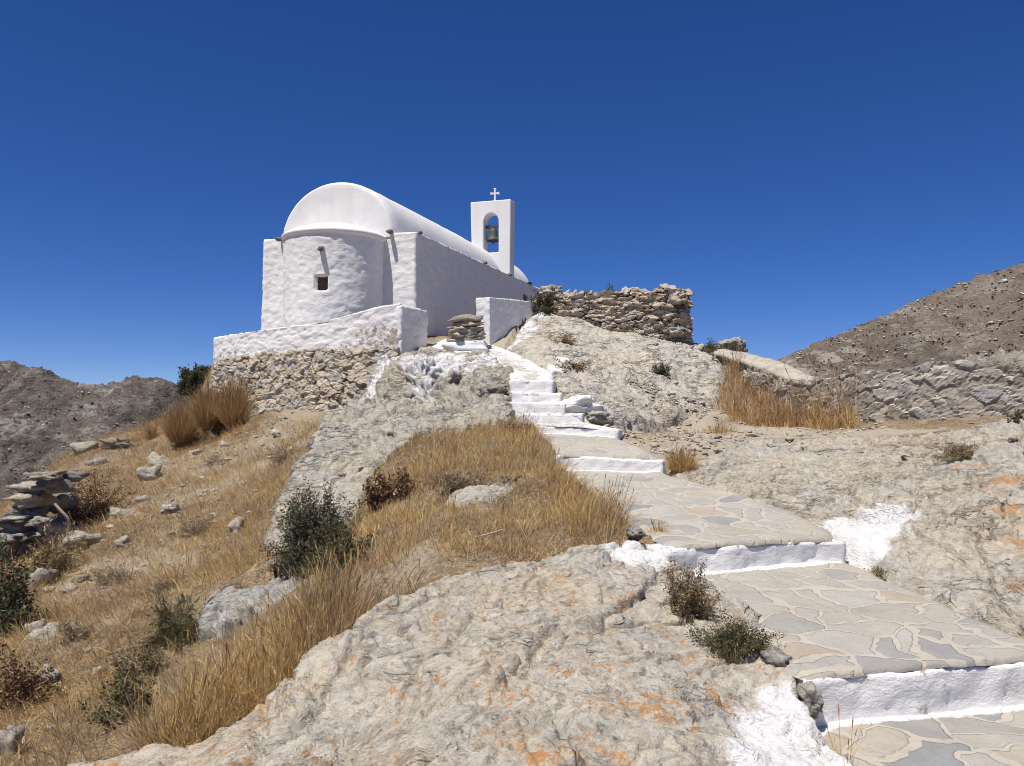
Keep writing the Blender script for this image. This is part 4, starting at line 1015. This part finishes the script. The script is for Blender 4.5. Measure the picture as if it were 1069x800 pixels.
# ------------------------------------------------------------------ plants
def blades(base, h, w, lean, az, colors, bend=.5):
    """grass blades: base (n,3), height, width, lean (0 upright..1.5 flat), azimuth"""
    n = len(base)
    d = np.stack([np.cos(az), np.sin(az), np.zeros(n)], 1)
    f = rng.uniform(0, 2*np.pi, n); sd_ = np.stack([np.cos(f), np.sin(f), np.zeros(n)], 1)
    def ctr(t):
        l = lean*(1+bend*t)
        return base + (h*t*np.cos(np.minimum(l, 1.5)))[:,None]*[0,0,1] + (h*t*np.sin(np.minimum(l, 1.5)))[:,None]*d
    m1, m2, tp = ctr(.45), ctr(.8), ctr(1.)
    w = w[:,None]*.5
    V = np.stack([base-sd_*w, base+sd_*w, m1-sd_*w*.85, m1+sd_*w*.85, m2-sd_*w*.6, m2+sd_*w*.6, tp], 1).reshape(-1,3)
    o = np.arange(n)[:,None]*7
    Fq = np.concatenate([o+[0,1,3,2], o+[2,3,5,4]]); Ft = o+[4,5,6]
    C_ = np.repeat(colors, 7, 0)
    k = np.nonzero((h > .17) & (rng.random(n) < .45))[0]
    if len(k):                                               # seed heads
        b_ = m2[k]; t_ = tp[k]+(tp[k]-b_)*.25; sw = sd_[k]*(w[k]*1.25+.0015); mm_ = b_*.45+t_*.55
        H_ = np.stack([b_, mm_-sw, t_, mm_+sw], 1).reshape(-1,3); o2 = len(V)+np.arange(len(k))[:,None]*4
        Fq = np.concatenate([Fq, o2+[0,1,2,3]]); V = np.vstack([V, H_]); C_ = np.vstack([C_, np.repeat(colors[k]*.85, 4, 0)])
    return V, [Fq, Ft], C_
STRAW = np.array([(.60,.43,.19),(.66,.49,.23),(.54,.37,.15),(.48,.31,.135),(.70,.56,.32),(.42,.29,.145),(.62,.42,.16)])
BROWN = np.array([(.42,.29,.165),(.48,.33,.185),(.36,.25,.15),(.52,.39,.23),(.31,.22,.14)])
RUST = np.array([(.42,.26,.13),(.48,.31,.16),(.36,.21,.105),(.53,.38,.21)])
GREY = np.array([(.40,.34,.26),(.33,.28,.225),(.46,.40,.31),(.28,.23,.18)])
def pick(pal, n, jit=.15, wts=None):
    c = pal[rng.choice(len(pal), n, p=wts)]; return np.clip(c*(1+jit*rng.standard_normal((n,1)))*(1+.05*rng.standard_normal((n,3))), .01, .9)
def surf_z(xy):
    z = ground_z(xy)
    for rk in ROCKS:
        sd = rk.sd(xy); m = sd > 0
        if m.any(): z[m] = np.maximum(z[m], rk.z(xy[m], sd[m]))
    return z
def meet(px, py, d0, lo=.75, hi=1.3):
    ds = np.linspace(d0*lo, d0*hi, 300); q = np.array([P(px, py, d) for d in ds]); g_ = surf_z(q[:,:2])
    b = np.nonzero(q[:,2] < g_)[0]; i = b[0] if len(b) else int(np.argmin(np.abs(ds-d0)))
    return float(ds[i])
def scatter(poly, n):
    lo, hi = poly.min(0), poly.max(0); out = []
    tot = 0
    while tot < n:
        q = rng.uniform(lo, hi, (n*2, 2)); q = q[poly_sd(q, poly) > 0]; out.append(q); tot += len(q)
    return np.concatenate(out)[:n]
def off_rock(xy, m=.06):
    keep = np.ones(len(xy), bool)
    for rk in ROCKS: keep &= rk.sd(xy) < m
    keep &= poly_sd(xy, path_poly) < -.02
    return xy[keep]
def grass_field(poly, n, hr, wr, leanr, pal, clump=.6, seed=0, down=None, bend=.5, patch=.0, onrock=False):
    xy = scatter(poly, n); p3 = np.column_stack([xy, xy[:,0]*0])
    dens = fbm(p3*clump, 4, 700+seed)
    xy = xy[(dens > -.2+patch) | (rng.random(len(xy)) < .5)]; xy = xy[rng.random(len(xy)) > .38*gravel_at(xy)]
    k = max(1, int(len(xy)*.5)); ctrs = xy[rng.choice(len(xy), max(1, len(xy)//14))]
    tuft = ctrs[rng.integers(0, len(ctrs), k)] + rng.normal(0, .035, (k, 2))
    xy = np.vstack([xy[k:], tuft]); xy = xy if onrock else off_rock(xy); n = len(xy)
    z = surf_z(xy) if onrock else ground_z(xy); p3 = np.column_stack([xy, xy[:,0]*0])
    vig = np.clip(1+.9*fbm(p3*.9, 3, 720+seed), .45, 1.7)
    h = rng.uniform(*hr, n)*vig*np.where(rng.random(n) < .3, rng.uniform(.35,.8,n), 1)*(1+.5*gn(p3*6, 760+seed)); w = rng.uniform(*wr, n)
    az = rng.uniform(0, 2*np.pi, n)
    if down is not None: az = np.where(rng.random(n) < .6, down+rng.normal(0, .7, n), az)
    az = az + 1.2*fbm(p3*1.1, 2, 730+seed)
    tone = fbm(p3*.8, 3, 740+seed)
    if isinstance(pal, tuple):
        sel = (tone+rng.normal(0, .12, n)) > .02; c = np.where(sel[:,None], pick(pal[0], n), pick(pal[1], n))
    else: c = pick(pal, n)
    return blades(np.column_stack([xy, z-.01]), h, w, rng.uniform(*leanr, n), az, c, bend)
def stuff(name, parts, mat, label):
    V, F = merge([(p[0], p[1]) for p in parts]); c = np.concatenate([p[2] for p in parts])
    return tag(mesh(name, V, F, mat, colors=c, smooth=False), label, 'dry grass', kind='stuff')
pl = lambda l: PP(l)[:,:2]
hill_poly = np.vstack([pl([(225,432,19.6),(330,440,16.8),(335,455,14),(320,490,12.6),(300,520,11.4),(285,560,10),(283,598,9.2),(300,600,8.8),(210,610,8.4),(190,650,7.6)]), W3([[-2.9,6.0],[-2.8,4.6],[-4.2,4.3],[-6.5,5.5],[-9.8,12],[-12.5,20],[-12,24],[-9,24],[-7.8,21]])])
mound_poly = pl([(655,552,6.7),(600,492,8.9),(552,456,11.4),(480,452,11.8),(430,462,11.3),(370,505,10),(345,560,8.8),(345,600,7.7),(330,625,7.0),(400,612,6.4),(480,592,6.2),(560,575,6.6),(625,562,6.4)])
tall_poly = np.vstack([pl([(345,640,6.4)]), W3([[-.85,5.45],[-1.2,4.9],[-1.6,4.45],[-2.0,4.45],[-2.3,4.9],[-1.7,5.6]])])
parts = [grass_field(hill_poly, 150000, (.05,.17), (.004,.010), (.4,1.35), (STRAW, BROWN), .7, 0, -2.3),
         grass_field(hill_poly, 90000, (.04,.11), (.004,.010), (.9,1.52), (BROWN, STRAW), .9, 1, -2.3),
         grass_field(hill_poly, 22000, (.12,.28), (.004,.008), (.1,.6), (STRAW, STRAW), .9, 2, -2.3, .6, .15)]
near_poly = np.vstack([pl([(283,600,8.8),(205,640,7.6),(200,665,7.1),(60,600,11),(0,600,11.6)]), W3([[-8,8.],[-6.5,5.3],[-4.2,4.2],[-2.4,4.4],[-2.3,5.2],[-1.8,6.0]])])
DARKG = GREY*np.array([.55,.5,.45])
parts += [grass_field(hill_poly, 20000, (.05,.15), (.003,.008), (.2,1.3), DARKG, 1.3, 40, None, .6, .22), grass_field(hill_poly, 9000, (.1,.24), (.003,.007), (.1,.9), BROWN*.75, 1.1, 41, None, .6, .2)]
parts += [grass_field(hill_poly, 22000, (.05,.17), (.004,.009), (.3,1.2), RUST*1.08, 1.0, 42, -2.3, .6, .12)]
parts += [grass_field(near_poly, 34000, (.05,.16), (.003,.007), (.5,1.4), (STRAW, BROWN), .9, 30, -2.3), grass_field(near_poly, 16000, (.04,.1), (.003,.007), (.8,1.5), (GREY, BROWN), .9, 31, -2.3), grass_field(near_poly, 7000, (.14,.3), (.002,.005), (.1,.6), (STRAW, BROWN), 1.2, 32, -2.3, .6, .1)]
stuff('dry_grass', parts, M['grass'], 'short straw coloured grass covering the left hillside')
parts = [grass_field(mound_poly, 36000, (.05,.14), (.004,.008), (.3,1.2), (STRAW, BROWN), .8, 3, None),
         grass_field(mound_poly, 7000, (.12,.25), (.003,.006), (.05,.5), (STRAW, STRAW), .8, 4, None),
         grass_field(mound_poly, 9000, (.04,.1), (.004,.009), (.8,1.5), (GREY, BROWN), .9, 5, None)]
edge_l = np.array([P(600,492,9.4)[:2], P(622,515,8.2)[:2], P(658,548,6.75)[:2], P(690,566,6.1)[:2]])
edge_poly = np.vstack([[P(553,446,11.7)[:2]+[-.05,0]], edge_l, edge_l[::-1]+[-.45,-.05], [P(553,446,11.7)[:2]+[-.5,0]]])
parts.append(grass_field(edge_poly, 6500, (.08,.26), (.003,.006), (.1,.9), (STRAW, BROWN), 1.2, 33, 0.3))
stuff('dry_grass', parts, M['grass'], 'golden dry grass on the mound between the path and the big boulder')
parts = [grass_field(tall_poly, 4800, (.26,.5), (.0025,.005), (.03,.5), (STRAW, BROWN), 2.2, 6, None, .7, .08),
         grass_field(tall_poly, 7000, (.1,.35), (.003,.006), (.2,1.), (STRAW, BROWN), .8, 7, None, .5, -.3)]
stuff('tall_grass', parts, M['grass'], 'tall upright dry grass standing behind the left shoulder of the big boulder')
gap_poly = np.vstack([pl([(345,606,7.8),(420,612,6.4)]), W3([[-.6,5.75],[-1.0,5.5],[-1.6,6.2],[-2.2,7.0]])])
parts = [grass_field(gap_poly, 5000, (.06,.2), (.004,.007), (.3,1.4), (GREY, BROWN), .8, 8, None)]
stuff('dry_grass', parts, M['grass'], 'flattened dead grass between the flat slab and the big boulder')
reed_poly = pl([(735,405,18.0),(755,432,15.3),(775,449,14.4),(830,452,13.9),(895,452,13.6),(893,446,14.2),(860,430,15.3),(815,425,16.4),(775,412,17.8),(752,400,18.4)])
slope_grass = pl([(625,436,13.2),(660,425,14.6),(730,418,16.3),(750,430,15.5),(740,448,14),(690,470,11),(640,462,11.6)])
verge = pl([(690,470,11.3),(705,500,9.4),(760,515,8.3),(740,500,8.8),(720,480,10.5)])
verge2 = pl([(880,590,6.4),(960,630,5.35),(1060,668,4.6),(1069,655,4.75),(965,615,5.5),(890,580,6.6)])
shelf = pl([(860,452,11.8),(1000,446,10.7),(1069,440,10),(1069,448,9.2),(1000,462,9.4),(900,462,10.4)])
parts = [grass_field(slope_grass, 6500, (.04,.12), (.006,.011), (.4,1.4), (STRAW, GREY), 1.2, 20, None, .5, .25, True),
         grass_field(verge, 900, (.03,.12), (.004,.008), (.3,1.3), (STRAW, BROWN), 2, 21, None, .5, .2, True),
         grass_field(verge2, 1500, (.02,.08), (.003,.006), (.3,1.3), (STRAW, GREY), 2, 22, None, .5, .1, True),
         grass_field(shelf, 2400, (.03,.1), (.005,.009), (.4,1.4), (STRAW, BROWN), 1.6, 23, None, .5, .3, True)]
stuff('dry_grass', parts, M['grass'], 'sparse straw on the gravel and bare rock right of the path')
parts = [grass_field(reed_poly, 1500, (.35,.8), (.006,.012), (.0,.4), RUST, 1.5, 9, None, .4, -.1),
         grass_field(reed_poly, 2600, (.15,.42), (.006,.012), (.0,.6), (STRAW, RUST), 1.2, 10, None, .5, -.2),
         grass_field(reed_poly, 3500, (.08,.25), (.008,.014), (.2,1.), STRAW, .8, 11, None, .4, -.5)]
stuff('reeds', parts, M['grass'], 'tall rust brown reeds growing along the foot of the lane wall')

def shrub(name, c, rad, n, pal, label, cat='shrub', leaf=(.02,.04), ls=.62, twigs=14, clumps=14, group=None, shell=.55, wts=None, round_=False):
    """leafy shrub: foliage of small leaves in clumps over forked twigs"""
    c = np.array(c, float); rad = np.array(rad, float)
    r = empty(name, c-[0,0,rad[2]*.9], label, cat, group)
    S = clumps*5; n = int(n*2.6); leaf = (leaf[0]*.8, leaf[1]*.85)
    az = rng.uniform(0, 2*np.pi, S); el = np.arccos(rng.uniform(-.12, 1, S))
    d = np.stack([np.cos(az)*np.sin(el), np.sin(az)*np.sin(el), np.cos(el)], 1)
    lobe = np.clip(1+(.3 if round_ else 1.1)*gn(d*1.5+rng.uniform(0,50,3), 3), .6, 1.4)       # uneven outline
    L = lobe*rng.uniform(.72 if round_ else .55, 1.05, S); d[:,:2] *= 1+.45*np.clip(d[:,2:3], 0, .9)
    base = np.column_stack([rng.normal(0,.25,S), rng.normal(0,.25,S), np.full(S, -.95)])
    tip = np.column_stack([d[:,0]*L, d[:,1]*L, -.95+1.75*np.maximum(d[:,2],.04)*L**.8]) + base*[.6,.6,0]
    midp = base*.5+tip*.5+rng.normal(0,.10,(S,3))+np.column_stack([np.zeros(S),np.zeros(S),.12*np.ones(S)])
    k = rng.integers(0, S, n); t = rng.uniform(.3, 1.03, n)[:,None]**.8
    p = base[k]*(1-t)**2 + 2*midp[k]*t*(1-t) + tip[k]*t*t + rng.normal(0,.085,(n,3))
    p[:,2] = np.maximum(p[:,2], -.97); pos = c + p*rad
    ln = rng.uniform(*leaf, n); ax_ = rng.standard_normal((n,3))+p*.8+[0,0,.35]; ax_ /= np.linalg.norm(ax_, axis=1, keepdims=True)
    sd_ = np.cross(ax_, rng.standard_normal((n,3))); sd_ /= np.linalg.norm(sd_, axis=1, keepdims=True)
    up = ax_*ln[:,None]; sw = sd_*(ln*ls*.5)[:,None]
    V = np.stack([pos, pos+up*.5+sw, pos+up, pos+up*.5-sw], 1).reshape(-1,3)
    Fq = np.arange(n)[:,None]*4+[0,1,2,3]
    tone = rng.uniform(.7, 1.3, S)[k]
    mesh('foliage', V, [Fq], M['leaf'], r, smooth=False, colors=np.repeat(pick(pal, n, .2, wts)*tone[:,None], 4, 0))
    tw = []; t0 = max(.0025, rad.min()*.02)
    for q in range(min(S, twigs*3)):
        tt_ = np.linspace(0, 1.02, 5)[:,None]
        tw.append(tube_geo(c+(base[q]*(1-tt_)**2 + 2*midp[q]*tt_*(1-tt_) + tip[q]*tt_**2)*rad, np.linspace(t0, t0*.25, 5), 4))
    V, F = merge(tw); mesh('twigs', V, F, M['twig'], r)
    return r
GREEN = np.array([(.095,.105,.055),(.13,.135,.075),(.07,.08,.045),(.19,.18,.105),(.12,.11,.07),(.10,.085,.06)])
OLIVE = np.array([(.11,.11,.05),(.16,.15,.07),(.08,.085,.04),(.21,.18,.10),(.13,.10,.06)])
BRN = np.array([(.22,.13,.07),(.30,.19,.10),(.15,.09,.055),(.40,.29,.17),(.10,.065,.04)])
DRY = np.array([(.26,.18,.10),(.34,.25,.14),(.18,.13,.085),(.42,.32,.18),(.14,.12,.06)])
def pxr(w, h, d): return np.array([w/2*d/F_PX, w/2*d/F_PX*.8, h/2*d/F_PX])
def shrub_at(px, py, w, h, d, n, pal, label, **k):
    if k.pop('sit', True): d = meet(px, py+h*.42, d)
    return shrub(k.pop('name', 'shrub'), P(px, py, d+w/2*d/F_PX*.3), pxr(w, h, d)*1.12, n, pal, label, **k)
shrub_at(208,394,32,32,20.9,6000,GREEN,'round dark green bush behind the left end of the retaining wall', leaf=(.05,.09), name='bush', cat='bush', sit=False, round_=True)
shrub_at(328,545,60,92,9.0,8000,GREEN,'tall dark green shrub clinging to the rock ledge', leaf=(.02,.04), clumps=30, round_=True)
shrub_at(362,574,52,48,8.2,4200,OLIVE,'lower dark olive shrub right of the tall dark green one', leaf=(.02,.04), clumps=18)
shrub_at(410,506,46,44,9.6,2600,BRN,'round brown seedhead bush on the golden grass mound', leaf=(.025,.045), round_=True, ls=.9, clumps=22, name='bush', cat='bush', shell=.8)
shrub_at(718,612,44,62,5.5,3200,DRY,'brown dry shrublet between the big boulder and the paving', leaf=(.012,.028), ls=.4, clumps=18)
shrub_at(765,660,62,42,4.75,4200,OLIVE,'olive green shrublet at the corner of the big boulder and the paving', leaf=(.010,.024), ls=.4, clumps=20)
shrub_at(90,523,62,58,13.4,3200,BRN,'dried brown bush beside the tumbled stone stack', leaf=(.03,.055), ls=.8, clumps=24, name='bush', cat='bush', shell=.75)
shrub_at(52,578,44,60,11.4,2400,DRY,'dry spiky plant in front of the tumbled stone stack', leaf=(.05,.1), ls=.2, clumps=16)
shrub_at(14,628,44,90,10.6,3600,GREEN,'dark green bush at the left edge below the tumbled stack', leaf=(.03,.055), name='bush', cat='bush', clumps=18)
shrub_at(22,708,56,66,7.8,3600,BRN,'rounded brown bush at the left edge low on the slope', leaf=(.018,.035), ls=.8, clumps=26, name='bush', cat='bush')
shrub_at(132,722,60,70,6.3,2800,OLIVE,'yellow green leafy shrub low on the slope', leaf=(.02,.04), clumps=14)
shrub_at(155,690,52,46,6.9,2200,np.vstack([DRY,OLIVE]),'straggly dull shrub just above the yellow green one', leaf=(.018,.035), clumps=14)
shrub_at(183,652,44,44,7.9,1800,OLIVE,'grey green tuft left of the flat slab', leaf=(.05,.11), ls=.12, clumps=12)
shrub_at(546,446,24,14,11.9,900,BRN,'small brown shrublet at the left foot of the stairs', leaf=(.02,.045), clumps=8, twigs=8)
shrub_at(570,315,26,20,20.2,1000,OLIVE,'yellow green bush at the left end of the ruined wall', leaf=(.04,.08), name='bush', cat='bush', clumps=9, sit=False)
shrub_at(637,303,14,12,20.1,400,OLIVE,'small green tuft growing on top of the ruined wall', leaf=(.05,.1), ls=.25, clumps=6, twigs=5, sit=False)
shrub_at(596,381,30,13,16.2,900,BRN,'low brown shrublet at the top of the white stripe on the rock slope', leaf=(.025,.05), clumps=8, twigs=8)
shrub_at(690,386,15,18,17.0,700,GREEN,'small dark green bush on the pale rock slope', leaf=(.03,.06), name='bush', cat='bush', clumps=8)
shrub_at(741,361,30,14,19.2,900,OLIVE,'green plants on the skyline right of the ruined wall', leaf=(.04,.09), ls=.3, clumps=10, sit=False)
shrub_at(1008,468,50,18,9.2,1300,DRY,'dry twiggy plant on top of the rock bank', leaf=(.03,.07), ls=.15, clumps=12)
shrub_at(1066,438,20,16,9.8,600,OLIVE,'green tuft cut by the right edge on the rock bank', leaf=(.03,.06), clumps=7)
shrub_at(929,598,44,12,6.1,1500,DRY,'low brown green plant along the right edge of the paving', leaf=(.012,.028), ls=.4, clumps=16, twigs=8)
shrub_at(590,352,22,26,18.6,700,DRY,'straw coloured tuft on the rock under the ruined wall', leaf=(.06,.14), ls=.12, clumps=8)

for px, py, w_, h_, d_, lab in ((262,428,44,14,17.5,'low grey brown scrub at the foot of the retaining wall'), (225,478,34,16,15.5,'low dark dead scrub in the upper middle of the slope'),
    (202,548,30,26,12.2,'dead grey scrub left of the lone smooth stone'), (176,612,30,12,9.7,'flat dark scrub patch in straw above the flat slab'), (122,600,50,26,10.2,'pale dead scrub near the small stones under the tumbled wall'),
    (300,470,36,22,14.4,'dead grey scrub beside the rock ledge edge'), (80,660,30,24,8.8,'small dead scrub right of the cracked rock'), (470,500,40,16,9.2,'thin grey scrub above the half buried rock')):
    shrub_at(px, py, w_, h_, d_, 1100, np.vstack([DRY, GREY*.7]), lab, leaf=(.02,.06), ls=.22, clumps=12, twigs=16, name='scrub', cat='scrub')
def tuft(name, px, pb, h, w, d, n, pal, label, group=None, ww=.012, lean=(.0,.5), cat='grass tuft'):
    b = P(px, pb, d); H = h*d/F_PX; rb = w*.22*d/F_PX
    a = rng.uniform(0, 2*np.pi, n); r_ = np.sqrt(rng.random(n))
    base = np.column_stack([b[0]+rb*r_*np.cos(a), b[1]+rb*r_*np.sin(a), np.full(n, b[2])])
    V, F, c = blades(base, H*rng.uniform(.25, 1.05, n)*(1.1-.35*r_), np.full(n, ww)*rng.uniform(.6,1.3,n), r_*rng.uniform(*lean, n), a+rng.normal(0,.3,n), pick(pal, n), .6)
    tag(mesh(name, V, F, M['grass'], smooth=False, colors=c), label, cat, group)
T = 'broom tufts below the terrace wall'
tuft('broom_tuft', 246,448,54,40,18.6,3600,RUST,'tall rust brown broom tuft right against the retaining wall',T,.007,(.0,.55))
tuft('broom_tuft', 216,446,46,36,19.0,2400,RUST,'middle rust brown broom tuft below the retaining wall end',T,.007,(.0,.55))
tuft('broom_tuft', 188,462,44,42,19.2,2400,RUST,'brown broom tuft on the skyline left of the retaining wall',T,.007,(.0,.6))
tuft('broom_tuft', 158,461,20,16,20.0,700,RUST,'smallest brown broom tuft on the skyline',T,.007,(.0,.55))
tuft('grass_tuft', 712,492,26,44,9.9,1500,STRAW,'tuft of orange dry grass at the right end of the third step',None,.006,(.1,1.2))
tuft('grass_tuft', 752,462,0.1+22,40,13.4,900,STRAW,'straw grass tuft left of the reeds on the gravel',None,.01,(.1,1.2))
tuft('grass_tuft', 688,568,0.1+26,26,6.5,0+500,STRAW,'straw grass tuft at the grassy corner left of the second step',None,.005,(.1,1.))
tuft('grass_stalks', 880,812,70,60,3.35,46,STRAW,'thin dry stalks at the bottom edge beside the white boulder paint',None,.0035,(.05,.75))
tuft('grass_stalks', 762,690,0.1+34,40,4.3,0+60,DRY,'few dry stalks beside the olive shrublet',None,.003,(.1,.9))
def stick(pts, r, label):
    V, F = tube_geo(smoothpoly(PP(pts), 2), r, 7); tag(mesh('dry_stick', V, F, M['straw_stick']), label, 'stick')
M['straw_stick'] = plain_mat('bleached_stick', (.50,.42,.31), .8)
stick([(57,526,11.9),(65,535,11.9),(73,543,11.95),(71,556,12.0),(70,567,12.0)], .022, 'pale bent stick hanging in front of the tumbled stone stack')
stick([(25,770,5.6),(24,788,5.5),(28,800,5.5)], .012, 'pale forked dry stem in the bottom left corner')
stick([(490,562,7.2),(510,558,7.1),(525,553,7.2)], .008, 'pale straw stalk lying on the grass mound')

# small rubble strewn on the slope
parts = []; cols = []
rb_poly = hill_poly; xy = scatter(rb_poly, 800); dn = fbm(np.column_stack([xy, xy[:,0]*0])*.45, 3, 801); xy = xy[(dn > .03) | (rng.random(len(xy)) < .15)]
for q in range(3):   # gravelly spill under the retaining wall and above the slab
    c = [P(150,530,13.5), P(255,460,17.5), P(110,590,11)][q][:2]; xy = np.vstack([xy, c+rng.normal(0, .8, (110,2))])
xy = off_rock(np.vstack([xy, P(700,462,11.6)[:2]+rng.normal(0,.9,(160,2)), P(690,420,15.2)[:2]+rng.normal(0,.9,(60,2))]), 0); z = ground_z(xy); b0 = ICO2
for poly_, n_ in ((bank.poly, 70), (slope.poly, 160), (ledge.poly, 50)):
    q = scatter(poly_, n_); dn = fbm(np.column_stack([q, q[:,0]*0])*.8, 3, 805); q = q[(dn > .0) | (rng.random(len(q)) < .3)]
    xy = np.vstack([xy, q])
g2 = np.vstack([P(c_[0], c_[1], c_[2])[:2]+rng.normal(0, c_[3], (c_[4],2)) for c_ in ((705,418,15.6,.7,200),(660,452,12.2,.8,200),(740,458,12.8,.8,160),(860,453,12.9,.9,120),(560,400,14.6,.4,30))])
g2 = g2[poly_sd(g2, path_poly) < -.03]
xy = np.vstack([xy, g2]); xy = xy[np.linalg.norm(xy-P(905,552,6.95)[:2], axis=1) > .7]; z = surf_z(xy)
PEB = np.array([(.44,.40,.34),(.40,.36,.31),(.48,.42,.34),(.36,.31,.26),(.44,.37,.29)])
for k in range(len(xy)):
    s = .018*rng.uniform(.6,1.3)*(1+2.2*rng.random()**4)
    V = b0[0]*(1+.3*rng.standard_normal((len(b0[0]),1))*.5)*[s*rng.uniform(1,1.7), s, s*.55]
    V = rotz(V, rng.uniform(0,6.28), rng.uniform(-.4,.4)); parts.append((V+[xy[k,0], xy[k,1], z[k]+s*.25], [b0[1]])); cols.append(np.repeat(PEB[rng.integers(0, 5)][None]*rng.uniform(.85, 1.15), len(V), 0))
V, F = merge(parts)
mm = NT('pebble_stone'); mm.fin(mm.mix(mm.ramp(mm.noise(40, 4, .7), [(.4,0.), (.65,.6)]), mm.attr('tint', 'Color'), (.15,.13,.11)), mm.bump(mm.noise(60, 4), .01, .6), .92, .15)
tag(mesh('rubble', V, F, mm.m, smooth=False, colors=np.concatenate(cols)), 'small stones and chips strewn over the slope', 'rubble', kind='stuff')

# ------------------------------------------------------------------ light, sky, camera
sc = bpy.context.scene
sun_dir = np.array([-.64, -.77]); sun_dir /= np.linalg.norm(sun_dir); EL = R(66)
to_sun = Vector((sun_dir[0]*math.cos(EL), sun_dir[1]*math.cos(EL), math.sin(EL)))
sl = bpy.data.lights.new('sun', 'SUN'); sl.energy = 4.9; sl.angle = R(.53); sl.color = (1., .95, .865)
so_ = bpy.data.objects.new('sun', sl); C.objects.link(so_); so_.rotation_euler = to_sun.to_track_quat('Z', 'Y').to_euler(); so_.location = (-20,-5,30)
w = bpy.data.worlds.new('World'); sc.world = w; w.use_nodes = True; nt = w.node_tree
sky = nt.nodes.new('ShaderNodeTexSky'); sky.sky_type = 'NISHITA'; sky.sun_disc = False
sky.sun_elevation = EL; sky.sun_rotation = math.atan2(sun_dir[0], sun_dir[1])
sky.altitude = 5000; sky.air_density = .9; sky.dust_density = 0.; sky.ozone_density = 3.5
bg = nt.nodes['Background']; bg.inputs['Strength'].default_value = .122
hs = nt.nodes.new('ShaderNodeHueSaturation'); hs.inputs['Saturation'].default_value = 1.37; hs.inputs['Hue'].default_value = .513
mx = nt.nodes.new('ShaderNodeMix'); mx.data_type = 'RGBA'; mx.blend_type = 'MULTIPLY'; mx.inputs[0].default_value = 1; mx.inputs[7].default_value = (1.03, .955, 1.01, 1)
gm = nt.nodes.new('ShaderNodeGamma'); gm.inputs[1].default_value = .84; nt.links.new(sky.outputs[0], gm.inputs[0]); nt.links.new(gm.outputs[0], hs.inputs['Color']); nt.links.new(hs.outputs[0], mx.inputs[6]); nt.links.new(mx.outputs[2], bg.inputs['Color'])
cam = bpy.data.cameras.new('camera'); cam.sensor_width = 36; cam.lens = 36*F_PX/1069; cam.clip_start = .05; cam.clip_end = 12000
co = bpy.data.objects.new('camera', cam); C.objects.link(co); co.rotation_euler = (math.pi/2+PITCH, 0, 0); sc.camera = co
sc.view_settings.view_transform = 'Standard'; sc.view_settings.look = 'None'; sc.view_settings.exposure = .2; sc.view_settings.gamma = 1
for o in bpy.data.objects:
    if '_w' in o: del o['_w']

sc.cycles.filter_width = .95
